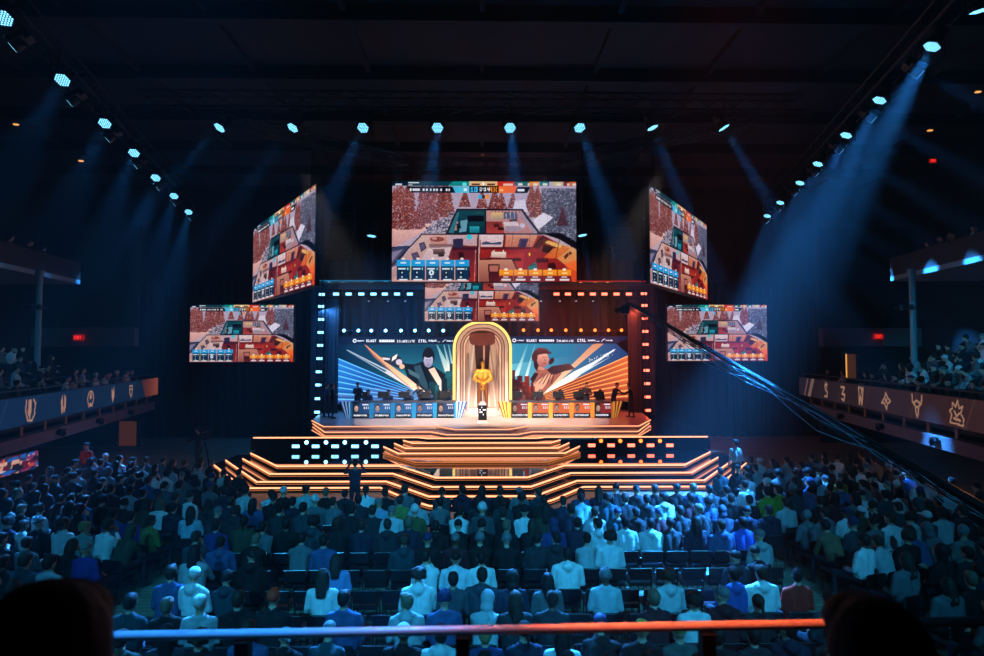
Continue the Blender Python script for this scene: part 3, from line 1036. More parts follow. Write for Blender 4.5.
    c.line([(728, 470), (756, 462)], 4, (40, 40, 60))
    c.ell(727, 410, 4, 9, (250, 220, 60))
    # furniture, shadows at the foot of walls, beams
    for (a, b2, w, h, cc) in ((224, 384, 60, 26, (150, 110, 112)), (250, 402, 30, 20, (90, 60, 70)), (356, 400, 26, 30, (70, 26, 40)), (380, 470, 34, 60, (84, 24, 38)),
                              (640, 430, 40, 14, (110, 30, 34)), (760, 430, 60, 22, (110, 34, 34)), (820, 455, 40, 30, (90, 26, 30)), (540, 250, 26, 16, (110, 44, 50)),
                              (560, 268, 30, 14, (90, 40, 50)), (620, 226, 40, 10, (120, 90, 100)), (346, 250, 20, 24, (20, 60, 70)), (440, 190, 40, 10, (60, 120, 130))):
        c.poly([(a, b2), (a + w, b2 - 3), (a + w + 6, b2 + h), (a + 3, b2 + h + 2)], cc, tuple(int(v * .6) for v in cc))
    c.poly([(205, 358), (326, 356), (326, 368), (203, 374)], (120, 80, 90), al=.6)
    c.poly([(474, 370), (740, 370), (735, 384), (470, 386)], (90, 20, 30), al=.7)
    c.poly([(330, 376), (456, 376), (456, 388), (326, 388)], (70, 24, 40), al=.7)
    for a in (600, 640, 730, 770):
        c.line([(a, 306), (a - 6, 370)], 3, (120, 60, 56), .8)
    for a in (230, 262, 292):
        c.line([(a, 310), (a - 4, 360)], 2.5, (176, 120, 116), .7)
    for k in range(9):
        c.line([(366 + k * 16, 176), (366 + k * 16 - 4, 196)], 3, (30, 40, 60), .8)
        c.line([(530 + k * 18, 176), (532 + k * 18, 190)], 3, (70, 50, 66), .8)
    c.poly([(780, 320), (800, 312), (830, 330), (770, 380), (745, 372)], (90, 40, 44), al=.8)
    c.line([(800, 310), (744, 374)], 5, (60, 26, 36))
    c.line([(884, 330), (860, 440)], 4, (110, 50, 40), .8)
    # player cards
    for i in range(5):
        u = 38 + i * 76
        c.rect(u, 440, u + 70, 545, (26, 74, 112), (14, 56, 90))
        c.rect(u, 440, u + 70, 473, (34, 168, 226))
        c.rect(u + 20, 452, u + 48, 459, (226, 240, 250))
        c.ell(u + 34, 434, 9, 6, (240, 220, 210))
        c.rect(u + 8, 484, u + 46, 491, (230, 240, 250))
        c.rect(u + 54, 480, u + 60, 493, (160, 220, 220))
        if i == 2:
            c.ell(u + 28, 507, 13, 14, (240, 246, 250))
            c.ell(u + 28, 507, 5, 8, (30, 110, 150))
        else:
            c.ell(u + 28, 507, 12, 12, (8, 24, 46))
            c.ell(u + 28, 507, 4, 4, (210, 226, 236))
        c.rect(u + 24, 526, u + 32, 534, (220, 230, 240))
        c.rect(u + 12, 541, u + 56, 549, (236, 240, 246))
    c.line([(112, 446), (106, 540)], 3, (210, 210, 110))
    for i in range(5):
        u = 570 + i * 76
        c.rect(u, 490, u + 70, 521, (250, 168, 50), (240, 150, 40))
        c.rect(u, 521, u + 70, 548, (150, 44, 50), (110, 30, 40))
        c.ell(u + 34, 489, 10, 6, (250, 236, 226))
        c.rect(u + 22, 505, u + 50, 511, (255, 226, 150))
        c.rect(u + 20, 526, u + 48, 531, (240, 226, 226))
        c.rect(u + 10, 539, u + 60, 547, (236, 226, 230))
    # top strip and score bar
    c.rect(12, 25, 330, 52, (20, 74, 92))
    c.rect(12, 25, 92, 52, (16, 34, 60))
    c.rect(28, 40, 62, 48, (210, 216, 226))
    c.rect(97, 31, 152, 38, (236, 240, 246))
    c.rect(97, 44, 118, 48, (200, 210, 220))
    c.poly([(330, 25), (412, 25), (412, 52), (300, 52)], (20, 150, 150))
    c.ell(388, 42, 12, 10, (120, 226, 226))
    c.rect(412, 25, 560, 50, (232, 196, 150))
    c.rect(424, 36, 468, 46, (110, 60, 40))
    c.rect(506, 36, 548, 46, (110, 60, 40))
    c.ell(486, 38, 6, 9, (250, 250, 240))
    c.rect(560, 25, 650, 52, (206, 58, 48))
    c.rect(590, 36, 640, 48, (236, 196, 180))
    for u, cc in ((650, (40, 110, 120)), (700, (50, 120, 120)), (728, (230, 150, 70)), (780, (30, 130, 140)), (850, (206, 190, 150)), (905, (150, 60, 60)), (936, (214, 120, 80))):
        c.rect(u, 25, u + 50, 50, cc)
        c.rect(u + 18, 34, u + 42, 46, (226, 220, 210))
    c.poly([(86, 54), (330, 54), (345, 86), (106, 86)], (20, 24, 40))
    c.ell(108, 71, 6, 8, (236, 240, 246))
    c.rect(118, 66, 156, 78, (226, 230, 240))
    for u in (170, 188, 208, 226, 240, 262, 290, 304):
        c.rect(u, 66, u + 9, 77, (230, 234, 240))
    c.poly([(326, 54), (412, 54), (412, 86), (340, 86)], (70, 190, 226), (120, 206, 226), 'u')
    c.rect(384, 64, 402, 78, (220, 244, 250))
    c.rect(412, 50, 566, 88, (16, 26, 50))
    c.rect(412, 50, 462, 88, (14, 66, 110))
    c.rect(514, 50, 566, 88, (70, 32, 24))
    c.text(420, 57, '1', 5, (90, 200, 240))
    c.text(440, 57, '0', 5, (90, 200, 240))
    c.text(467, 58, '0:14', 3.9, (244, 244, 250))
    c.text(519, 57, '4', 5, (250, 160, 60))
    c.text(541, 57, 'X', 5, (250, 160, 60))
    c.poly([(566, 52), (664, 52), (650, 86), (566, 86)], (246, 136, 70), (236, 110, 60), 'u')
    c.rect(572, 66, 590, 78, (250, 190, 150))
    c.poly([(664, 54), (734, 54), (716, 86), (650, 86)], (16, 20, 34))
    c.rect(664, 66, 700, 78, (230, 234, 240))
    c.rect(462, 96, 478, 118, (70, 190, 230))
    c.rect(482, 100, 494, 114, (30, 40, 60))
    c.rect(498, 96, 516, 118, (250, 160, 60))
    m = (c.V > 88) & (c.V < 430)
    n1 = RNG.random(c.a.shape[:2]) * .22 + .86
    c.a = np.where(m[..., None], c.a * n1[..., None], c.a)
    c.a = 255 * (c.a / 255).clip(0, 1) ** 1.22
    return c


GAME = game_picture().mesh('screen_picture')
M_GAME = picture_mat('screen_picture_light', 0.95)
GAME.materials.append(M_GAME)


def big_screen(A, B, C, label, group=None, hang=True):
    A, B, C = Vector(A), Vector(B), Vector(C)
    ex = B - A
    L = ex.length
    H = (C - A).length
    mid = (A + B) / 2
    rz = math.atan2(ex.y, ex.x)
    e = empty('video_screen', mid, label, 'screen', group, rz)
    bpy.context.view_layer.update()
    MB().box((0, .1, H / 2), (L + .08, .16, H + .08)).build('screen_cabinet', M_METAL, e)
    place_panel(GAME, 'screen_picture', M_GAME, A, B, C, e)
    b = MB()
    nx = max(2, int(L / 1.2))
    for k in range(nx + 1):
        x = -L / 2 + L * k / nx
        b.tube((x, .32, 0), (x, .32, H), .03, n=6)
    for k in range(4):
        b.tube((-L / 2, .32, H * k / 3), (L / 2, .32, H * k / 3), .025, n=6)
    b.build('back_bracing', M_METAL, e)
    if hang:
        for x in (-L * .35, L * .35):
            MB().tube((x, .3, H), (x, .3, 13.2 - mid.z), .02, n=5).build('hanging_cable', M_METAL, e)
    return e


def rect3(px0, py0, px1, py1, Y):
    """corners of an upright screen facing the camera side"""
    A, B, C = at(px0, py1, Y), at(px1, py1, Y), at(px0, py0, Y)
    return Vector((A.x, Y, A.z)), Vector((B.x, Y, A.z)), Vector((A.x, Y, C.z))


big_screen(*rect3(391.8, 181, 576.5, 281.5, 26.0), 'huge central video screen with a game view hanging above the stage')
A, B, C = rect3(425, 257, 538.5, 321, 28.6)
big_screen(A, B, C, 'smaller video screen hanging half hidden below the huge central one', hang=False)
big_screen(*rect3(189.5, 304.8, 293, 361.8, 30.0), 'low small video screen left of the stage')
big_screen(*rect3(668, 304.8, 767.5, 360.8, 30.0), 'low small video screen right of the stage behind the crane arm')


def angled(inner, outer, d_in, label):
    """inner/outer: (px, top, bottom)"""
    hin, hout = inner[2] - inner[1], outer[2] - outer[1]
    d_out = d_in * hin / hout
    pi_b, po_b = at(inner[0], inner[2], d_in), at(outer[0], outer[2], d_out)
    pi_t = at(inner[0], inner[1], d_in)
    zb = (pi_b.z + po_b.z) / 2
    zt = (pi_t.z + at(outer[0], outer[1], d_out).z) / 2
    if inner[0] > outer[0]:
        A, B = po_b, pi_b
    else:
        A, B = pi_b, po_b
    A, B = Vector((A.x, A.y, zb)), Vector((B.x, B.y, zb))
    big_screen(A, B, Vector((A.x, A.y, zt)), label)


angled((314.3, 185.5, 286), (252.5, 228, 301.5), 23.0, 'tall angled video screen turned to the left balcony')
angled((650.6, 184, 283), (707.5, 225, 299.5), 23.0, 'tall angled video screen turned to the right balcony')

# colourful screen under the left balcony
A, B, C = at(-6, 479, 21.0), at(38, 474.5, 23.0), at(-6, 455.5, 21.0)
B.z = A.z
small = Canvas(60, 30, 0, 0, 60, 30, (60, 60, 90))
for k in range(60):
    u, v = RNG.random() * 60, RNG.random() * 30
    cc = [(40, 110, 210), (230, 90, 60), (250, 190, 170), (120, 30, 60), (30, 30, 60), (240, 220, 240), (150, 60, 120)][int(RNG.integers(0, 7))]
    small.poly([(u, v), (u + 12 * RNG.random() + 3, v - 1), (u + 10 * RNG.random() + 2, v + 5), (u - 2, v + 4)], cc)
e = empty('foyer_screen', (A + B) / 2, 'small colourful screen under the left balcony', 'screen')
bpy.context.view_layer.update()
place_panel(small.mesh('screen_picture'), 'screen_picture', picture_mat('foyer_picture_light', .6), A, B, C, e)
ex = (B - A)
MB().box((0, .05, (C.z - A.z) / 2), (ex.length + .1, .06, C.z - A.z + .1)).build('screen_frame', M_METAL, e).rotation_euler = (0, 0, math.atan2(ex.y, ex.x))

# ================================================================== SET FRAME WITH LAMPS
M_LB = mat('strobe_blue', (10, 20, 30), emit=(110, 200, 255), strength=2.5)
M_LR = mat('strobe_red', (30, 10, 8), emit=(255, 86, 52), strength=5)
M_LRC = mat('strobe_red_core', (30, 10, 8), emit=(255, 100, 76), strength=5)
M_LBC = mat('strobe_blue_core', (10, 20, 30), emit=(130, 212, 255), strength=3.4)
YT = 32.0


def lattice(b, p, q, w=.3, r=.022, step=.6):
    p, q = Vector(p), Vector(q)
    d = q - p
    L = d.length
    d.normalize()
    u = d.orthogonal().normalized()
    if abs(d.z) < .9:
        u = Vector((0, 0, 1)).cross(d).normalized()
    v = d.cross(u)
    cs = [(u + v) * w / 2, (u - v) * w / 2, (-u - v) * w / 2, (-u + v) * w / 2]
    for c in cs:
        b.tube(p + c, q + c, r, n=5)
    n = max(1, int(L / step))
    for k in range(n):
        for i in range(4):
            a = p + d * (L * k / n) + cs[i]
            c = p + d * (L * (k + 1) / n) + cs[(i + 1) % 4]
            b.tube(a, c, r * .6, n=4, caps=False)
    return b


fx0, fx1 = at(321, 340, YT).x, at(645, 340, YT).x
zt = at(482, 293.8, YT).z
for sx, x, nm in ((-1, fx0, 'left, carrying blue strobes'), (1, fx1, 'right, carrying red strobes')):
    b = lattice(MB(), (x, YT + .3, 1.4), (x, YT + .3, zt + .1), w=.42)
    tag(b.build('lighting_tower', M_METAL), 'tall lattice tower framing the stage on the %s' % nm, 'truss')
b = lattice(MB(), (fx0 + .25, YT + .3, zt), (fx1 - .25, YT + .3, zt), w=.42)
tag(b.build('lighting_truss', M_METAL), 'top lattice truss spanning the stage between the blue and red towers', 'truss')
for sx, nm in ((-1, 'blue'), (1, 'red')):
    xx = fx0 if sx < 0 else fx1
    tag(MB().box((xx, YT + .72, 5.2), (1.5, .08, 7.4)).box((xx, YT + .64, 5.2), (.06, .1, 7.4)).box((xx - .6, YT + .64, 5.2), (.05, .1, 7.4)).box((xx + .6, YT + .64, 5.2), (.05, .1, 7.4)).build('scenery_flat', mat('set_panel_grey', (38, 39, 44), rough=.5)),
        'tall dark scenery flat behind the lattice tower of %s strobes' % nm, 'scenery flat')
for sx, nm, cc in ((-1, 'blue', (20, 150, 200)), (1, 'red', (230, 40, 20))):
    xa, xb = (at(320, 281, 31).x, at(395, 281, 31).x + 1.6) if sx < 0 else (at(575, 281, 31).x - 1.6, at(646, 281, 31).x)
    zc0 = at(482, 281.5, 30.9).z
    e = empty('set_canopy', ((xa + xb) / 2, 33.2, zc0), 'flat dark canopy with a thin glowing %s edge over the stage set' % nm, 'canopy')
    MB().box((0, 0, .03), (xb - xa, 4.6, .12)).build('canopy_board', M_BLACK, e)
    MB().box((0, -2.32, .03), (xb - xa, .02, .03)).build('edge_light', mat('canopy_edge_' + nm, (8, 8, 10), emit=cc, strength=.8), e)
M_BLUEPANEL = mat('set_panel', (26, 30, 44), rough=.5)


def strobe_proto(core, glow, nm):
    e = empty(nm, (0, 0, 0))
    MB().box((0, .1, 0), (.34, .14, .2)).build('lamp_housing', M_METAL, e)
    MB().box((0, .02, 0), (.3, .03, .13)).build('lamp_face', core, e)
    return e


PB = strobe_proto(M_LBC, M_LB, 'strobe_light')
PR = strobe_proto(M_LRC, M_LR, 'strobe_light')
used = {}


def put(proto, loc, label, cat, group, rot=None):
    if proto.name not in used:
        used[proto.name] = 1
        o = proto
    else:
        o = copy_tree(proto)
    o.location = loc
    if rot is not None:
        o.rotation_euler = rot
    return tag(o, label, cat, group)


cl = [(321.7, 294.4), (321, 306.4), (321, 319.4), (320.5, 332.4), (320, 345.4), (319.3, 358.6), (318.7, 371.8), (318.3, 385), (317.7, 398.7), (317.2, 412.2)]
for k, (x, y) in enumerate(cl):
    put(PB, at(x, y, YT), 'blue rectangular strobe light, %s from the top of the left stage tower' % ORD[k], 'stage light', 'blue strobes of the stage frame')
cr = [(644, 293.6), (644.6, 305.4), (645, 318.4), (645.4, 331.4), (645.7, 344.4), (646, 357.4), (646.7, 370.4), (647.3, 383.6), (647.7, 397), (648, 410.4)]
for k, (x, y) in enumerate(cr):
    put(PR, at(x, y, YT), 'red rectangular strobe light, %s from the top of the right stage tower' % ORD[k], 'stage light', 'red strobes of the stage frame')
for k, x in enumerate([336, 348.6, 361.2, 373.4, 384.8, 397, 409.8]):
    put(PB, at(x, 294, YT), 'blue rectangular strobe light on the top truss, %s from the left tower' % ORD[k], 'stage light', 'blue strobes of the stage frame')
for k, x in enumerate([556.6, 568, 581, 593, 604.6, 616.6, 629][::-1]):
    put(PR, at(x, 294, YT), 'red rectangular strobe light on the top truss, %s from the right tower' % ORD[k], 'stage light', 'red strobes of the stage frame')
YS = 25.36
for k, x in enumerate([295.6, 315.5, 335, 355, 375]):
    put(PB, at(x, 446.4, YS), 'blue rectangular strobe light low under the stage deck, %s from its outer end' % ORD[k], 'stage light', 'blue strobes under the deck')
for k, x in enumerate([591.8, 611.2, 631.4, 650.7, 670][::-1]):
    put(PR, at(x, 445.4, YS), 'red rectangular strobe light low under the stage deck, %s from its outer end' % ORD[k], 'stage light', 'red strobes under the deck')


def soft(name, loc, energy, color, size, target=None, parent=None):
    l = bpy.data.lights.new(name, 'AREA')
    l.energy = energy
    l.color = color
    l.size = size[0]
    l.shape = 'RECTANGLE'
    l.size_y = size[1]
    o = bpy.data.objects.new(name, l)
    COL.objects.link(o)
    o.location = loc
    if target is not None:
        o.rotation_euler = (Vector(target) - Vector(loc)).to_track_quat('-Z', 'Y').to_euler()
    return o


def spot(name, loc, target, energy, color, deg, blend=.5, radius=.08):
    l = bpy.data.lights.new(name, 'SPOT')
    l.energy = energy
    l.color = color
    l.spot_size = math.radians(deg)
    l.spot_blend = blend
    l.shadow_soft_size = radius
    o = bpy.data.objects.new(name, l)
    COL.objects.link(o)
    o.location = loc
    o.rotation_euler = (Vector(target) - Vector(loc)).to_track_quat('-Z', 'Y').to_euler()
    return o


# ------------------------------------------------------------------ beam lamps (small bright points; their streaks are spots added below)
M_SB = mat('beam_blue', (10, 20, 30), emit=(120, 205, 255), strength=9)
M_SR = mat('beam_orange', (30, 10, 8), emit=(255, 104, 34), strength=5)


def beam_proto(m):
    e = empty('beam_light', (0, 0, 0))
    MB().lathe([(.03, -.04), (.07, -.02), (.08, .0)], n=12, M=Matrix.Rotation(PI / 2, 3, 'X')).build('lamp_face', m, e)
    MB().lathe([(.08, .01), (.11, .08), (.1, .22), (.05, .26)], n=12, M=Matrix.Rotation(-PI / 2, 3, 'X')).build('lamp_head', M_METAL, e)
    MB().box((0, .16, -.16), (.2, .12, .05)).box((-.13, .14, -.08), (.02, .06, .2)).box((.13, .14, -.08), (.02, .06, .2)).build('yoke', M_METAL, e)
    return e


BB, BR = beam_proto(M_SB), beam_proto(M_SR)
BEAMS = []
YF = 31.2
for k, x in enumerate([344, 358.3, 371.3, 385.6, 401, 415, 428.7, 443.3]):
    o = put(BB, at(x, 330.6, YF), 'small bright blue beam light above the blue LED wall, %s from the left' % ORD[k], 'beam light', 'blue beam lights above the LED wall')
    BEAMS.append((o.location.copy(), 0))
for k, x in enumerate([523.5, 538, 551.3, 565.8, 581, 595, 608.5, 621.5]):
    o = put(BR, at(x, 330.2, YF), 'small bright orange beam light above the orange LED wall, %s from the arch' % ORD[k], 'beam light', 'orange beam lights above the LED wall')
    BEAMS.append((o.location.copy(), 1))
YG = 25.2
for k, x in enumerate([306.5, 326, 344.8, 366]):
    o = put(BB, at(x, 442.4, YG), 'small bright blue beam light low under the deck, %s from its outer end' % ORD[k], 'beam light', 'blue beam lights under the deck')
    BEAMS.append((o.location.copy(), 2))
for k, x in enumerate([601, 620.3, 640.8, 660][::-1]):
    o = put(BR, at(x, 440.9, YG), 'small bright orange beam light low under the deck, %s from its outer end' % ORD[k], 'beam light', 'orange beam lights under the deck')
    BEAMS.append((o.location.copy(), 3))
zf = at(482, 330.5, YF).z
for sx, xa, xb, nm in ((-1, 337, 450, 'blue'), (1, 517, 628, 'orange')):
    X0, X1 = at(xa, 330, YF).x, at(xb, 330, YF).x
    tag(MB().tube((X0, YF + .45, zf), (X1, YF + .45, zf), .035).tube((X0 + .3, YF + .45, zf), (X0 + .3, YF + .45, zt), .015).tube((X1 - .3, YF + .45, zf), (X1 - .3, YF + .45, zt), .015).build('lamp_rail', M_METAL),
        'thin black pipe carrying the row of %s beam lights' % nm, 'pipe')

# small downlights under the top truss
DP = empty('small_downlight', (0, 0, 0))
MB().lathe([(.05, 0), (.06, .14), (.03, .18)], n=10).build('lamp_body', M_METAL, DP)
MB().lathe([(.045, -.012), (.045, .0)], n=10).build('lamp_face', mat('down_white', (30, 30, 30), emit=(200, 215, 240), strength=2.5), DP)
for k, x in enumerate([368.7, 388, 405.3, 541, 560, 576, 593]):
    side = 'blue' if x < 480 else 'red'
    kk = k if x < 480 else k - 3
    put(DP, at(x, 301, 31.4), 'tiny white downlight below the %s half of the top truss, %s from the left' % (side, ORD[kk]), 'small light', 'tiny downlights under the top truss')

# ================================================================== HOUSE RIG
M_WASH = mat('wash_led', (10, 20, 30), emit=(120, 205, 245), strength=3.4)
M_LENSR = mat('wash_lens_bezel', (14, 26, 38), rough=.3, emit=(10, 60, 110), strength=.25)
ZR = 12.0


def wash_proto():
    e = empty('wash_light', (0, 0, 0))
    b = MB()
    for q in range(-5, 6):
        for r in range(-5, 6):
            x, y = .054 * (q + r / 2), .054 * r * .866
            if x * x + y * y < .034:
                b.lathe([(.0175, 0), (.0175, .006)], (x, y, -.008), n=8)
    b.build('lamp_cells', M_WASH, e)
    MB().lathe([(.19, 0), (.2, .06), (.17, .2), (.08, .26)], n=18).build('lamp_head', M_METAL, e)
    MB().lathe([(.185, .0), (.185, .004)], (0, 0, -.004), n=18).build('lamp_lens', M_LENSR, e)
    MB().box((-.22, 0, .14), (.04, .12, .3)).box((.22, 0, .14), (.04, .12, .3)).box((0, 0, .31), (.48, .14, .06)).box((0, 0, .4), (.3, .22, .14)).build('yoke', M_METAL, e)
    return e


WP = wash_proto()
WASH = []


def wash(px, py, Y, target, label, group):
    loc = at(px, py, Y)
    q = (Vector(target) - loc).to_track_quat('-Z', 'Y').to_euler()
    put(WP, loc, label, 'moving light', group, q)
    return loc


def depth_at(py, z=ZR):
    # depth where a point of height z shows at row py
    return (z - 5.0) * FPX / (351 - py)


LU = [(3.5, 18), (62.4, 80), (104.8, 123.4), (134, 153), (155.7, 177.8), (174, 196), (188.6, 212)]
LL = [(10.5, 44.5), (67.7, 100.6), (106, 137.8), (134, 164.8), (156.4, 187), (173, 203), (188.8, 218)]
RU = [(932, 46.6), (879.5, 100.3), (846.2, 135.3), (817.8, 164), (800, 183), (780.3, 202.7), (767.3, 216)]
RL = [(922.3, 71.9), (875.7, 117.5), (843, 149.7), (818.5, 172.9), (797, 193), (781, 209.3), (768.7, 221)]
for side, U_, L_, nm in ((-1, LU, LL, 'left'), (1, RU, RL, 'right')):
    pts = []
    drops = []
    for k, ((x, y), (x2, y2)) in enumerate(zip(U_, L_)):
        Y = depth_at(y)
        p = at(x, y, Y)
        pts.append(p)
        tgt = (p.x - 6.8 + .35 * k, p.y + .5 - .5 * k, 0) if side > 0 else (p.x + 2.2, p.y - 9, 0)
        wash(x, y, Y, tgt, 'blue wash light on the %s ceiling truss, upper of the %s pair from the camera' % (nm, ORD[k]), 'blue wash lights on the side trusses')
        t2 = (p.x + side * 8, p.y - 1.6, 5.6)
        Y += .75
        wash(x2, y2, Y, t2, 'blue wash light on the %s ceiling truss, lower of the %s pair from the camera' % (nm, ORD[k]), 'blue wash lights on the side trusses')
        WASH.append((p, tgt, side, k, 0))
        WASH.append((at(x2, y2, Y), t2, side, k, 1))
        drops.append(at(x2, y2, Y))
    a, z = pts[0] + (pts[0] - pts[1]) * .6, pts[-1] + (pts[-1] - pts[-2]) * .3
    b = lattice(MB(), a + Vector((side * .2, 0, .75)), z + Vector((side * .2, 0, .75)), w=.45, r=.03, step=.9)
    for p in pts:
        b.tube(p + Vector((side * .1, 0, .35)), p + Vector((side * .1, 0, .8)), .02, n=6)
        b.tube(p + Vector((side * .3, 0, -.2)), p + Vector((side * .3, 0, .8)), .02, n=6)
    for p in drops:
        top = p.z * 0 + pts[0].z + .55
        b.tube(p + Vector((0, 0, .3)), (p.x, p.y, top), .02, n=6)
        b.tube((p.x, p.y, top), (p.x + side * .45, p.y, top), .02, n=6)
    tag(b.build('ceiling_truss', M_METAL), 'long black ceiling truss with paired wash lights over the %s side' % nm, 'truss')
p = at(981, 10.5, 11.2)
wash(981, 10.5, 11.2, (p.x + 2, p.y + 2, 0), 'blue wash light cut off at the top right corner', 'blue wash lights on the side trusses')

YC = 18.9
cx_ = [219.5, 292.7, 363, 437.5, 510, 579.7, 652.6, 724]
tl = [(-5, -6), (-4.5, -6), (-1.2, -10), (-.2, -10), (.3, -10), (1.4, -8), (4, -1), (6, -1)]
pts = []
for k, x in enumerate(cx_):
    p = at(x, 127.8, YC)
    pts.append(p)
    tgt = (p.x + tl[k][0] * 1.1, p.y + tl[k][1] * 1.1, 0)
    wash(x, 127.8, YC, tgt, 'round blue wash light on the cross truss before the screens, %s from the left' % ORD[k], 'blue wash lights on the cross truss')
    WASH.append((p, tgt, 0, k, 2))
zc = pts[0].z
b = lattice(MB(), (pts[0].x - 2.5, YC, zc + .85), (pts[-1].x + 2.5, YC, zc + .85), w=.5, r=.03, step=.8)
for p in pts:
    b.tube(p + Vector((0, 0, .35)), p + Vector((0, 0, .8)), .02, n=6)
tag(b.build('ceiling_truss', M_METAL), 'black cross truss with a single row of wash lights before the screens', 'truss')
for (x, y, Y, lab) in ((371.6, 236, 24, 'small blue wash light hanging low left of the huge central screen'), (582.5, 235.3, 24, 'small blue wash light hanging low right of the huge central screen')):
    p = at(x, y, Y)
    tgt = (p.x + (-.8 if x < 480 else 1.5), p.y - 1, 0)
    wash(x, y, Y, tgt, lab, 'low hanging wash lights')
    tag(MB().tube(p + Vector((0, 0, .35)), (p.x, p.y, RZ - .1), .02, n=6).build('hanging_pole', M_METAL), 'thin pole holding the small wash light low %s of the huge central screen' % ('left' if x < 480 else 'right'), 'pole')
    WASH.append((p, tgt, 0, 9, 3))
# screen hanging trusses and a diagonal ladder truss pair
M_TR = mat('truss_grey', (60, 62, 66), rough=.4, metal=.7)
for (p, q, lab) in (((-4.6, 26.4, 13.3), (4.6, 26.4, 13.3), 'lattice truss from which the huge central screen hangs'),
                    ((-9.5, 21, 13.2), (-3.2, 24.8, 12.9), 'slanting ladder truss above the left angled screen'),
                    ((9.5, 21, 13.2), (3.2, 24.8, 12.9), 'slanting ladder truss above the right angled screen')):
    tag(lattice(MB(), p, q, w=.4, r=.03, step=.5).build('rigging_truss', M_TR), lab, 'truss')
# line array speaker hangs
for sx, lab in ((-1, 'curved black line array speaker hanging just left of the huge screen'), (1, 'curved black line array speaker hanging just right of the huge screen')):
    e = empty('line_array_speaker', (sx * 5.9, 25.6, 11.0), lab, 'speaker')
    for k in range(8):
        MB().box((0, -.02 * k * k, -.3 * k), (.9, .5, .27), rx=.035 * k).box((0, -.02 * k * k - .26, -.3 * k), (.7, .02, .2), rx=.035 * k).build('speaker_box', M_METAL, e)
    MB().tube((0, 0, .1), (0, 0, 1.3), .02, n=5).build('hanging_cable', M_METAL, e)
# ================================================================== PEOPLE
M_CLOTH = mat('cloth', rough=0.85, objcolor=True, noise=.3, scale=9, bump=.9)
M_SKIN = mat('skin', (206, 158, 134), rough=0.55)
M_SKIN2 = mat('skin_deep', (120, 78, 60), rough=0.55)
M_PANTS = mat('trousers', (38, 42, 56), rough=0.85, noise=.2, scale=8)
M_SHOE = mat('shoe', (60, 60, 66), rough=0.6)
M_HAIR = mat('hair', rough=0.7, objcolor=True, noise=.35, scale=40, bump=.3)
M_ATTR = mat('crowd_colours', rough=0.8, attr='tint')
M_GOLD = mat('gold', (206, 140, 44), rough=0.38, metal=0.55, noise=.15, scale=6)
M_GOLD2 = mat('gold_dark', (140, 78, 42), rough=0.45, metal=0.4, noise=.3, scale=14)


def V3(*a):
    return Vector(a)


class Body:
    """limbs as tapered capsules and ellipsoids fused to one skin; each carries the look of its region"""

    def __init__(s):
        s.p = []

    def cap(s, a, b, r1, r2, m):
        s.p.append(('c', Vector(a), Vector(b), r1, r2, m))

    def ell(s, c, r, m, M=None):
        s.p.append(('e', Vector(c), Vector(r), M or Matrix.Identity(3), 0, m))

    def mesh(s, name, voxel=.022, mats=None, smooth=2):
        b = MB()
        for q in s.p:
            if q[0] == 'c':
                _, a, c, r1, r2, m = q
                d = c - a
                L = max(d.length, 1e-4)
                R = d.to_track_quat('Z', 'Y').to_matrix()
                prof = [(r1 * math.cos(t), r1 * math.sin(t)) for t in (-1.35, -.9, -.45, 0)] + \
                       [(r2 * math.cos(t), L + r2 * math.sin(t)) for t in (0, .45, .9, 1.35)]
                b.lathe(prof, a, 10, 0, R)
            else:
                _, c, r, M, _z, m = q
                S = M @ Matrix.Diagonal(r)
                prof = [(math.cos(t), math.sin(t)) for t in [(-1.45 + 2.9 * i / 9) for i in range(10)]]
                b.lathe(prof, c, 14, 0, S)
        me = bpy.data.meshes.new('tmp')
        me.from_pydata(b.v, [], b.f)
        fixn(me)
        o = bpy.data.objects.new('tmp', me)
        COL.objects.link(o)
        md = o.modifiers.new('r', 'REMESH')
        md.mode = 'VOXEL'
        md.voxel_size = voxel
        md.use_smooth_shade = True
        if smooth:
            ms = o.modifiers.new('s', 'SMOOTH')
            ms.iterations = smooth
            ms.factor = .5
        dg = bpy.context.evaluated_depsgraph_get()
        out = bpy.data.meshes.new_from_object(o.evaluated_get(dg))
        out.name = name
        bpy.data.objects.remove(o)
        n = len(out.polygons)
        cen = np.zeros(n * 3)
        out.polygons.foreach_get('center', cen)
        cen = cen.reshape(-1, 3)
        best = np.full(n, 9e9)
        lab = np.zeros(n, int)
        for q in s.p:
            if q[0] == 'c':
                _, a, c, r1, r2, m = q
                a, c = np.array(a), np.array(c)
                d = c - a
                t = ((cen - a) @ d / (d @ d + 1e-9)).clip(0, 1)
                sd = np.linalg.norm(cen - a - t[:, None] * d, axis=1) - (r1 + (r2 - r1) * t)
            else:
                _, c, r, M, _z, m = q
                Mi = np.array((M @ Matrix.Diagonal(r)).inverted())
                w = (cen - np.array(c)) @ Mi.T
                k = np.linalg.norm(w, axis=1)
                sd = (k - 1) * min(r)
            sel = sd < best
            best[sel] = sd[sel]
            lab[sel] = m
        out.materials.clear()
        for m in (mats or [M_CLOTH, M_SKIN, M_PANTS, M_SHOE]):
            out.materials.append(m)
        out.polygons.foreach_set('material_index', lab)
        out.polygons.foreach_set('use_smooth', [True] * n)
        out.update()
        return out


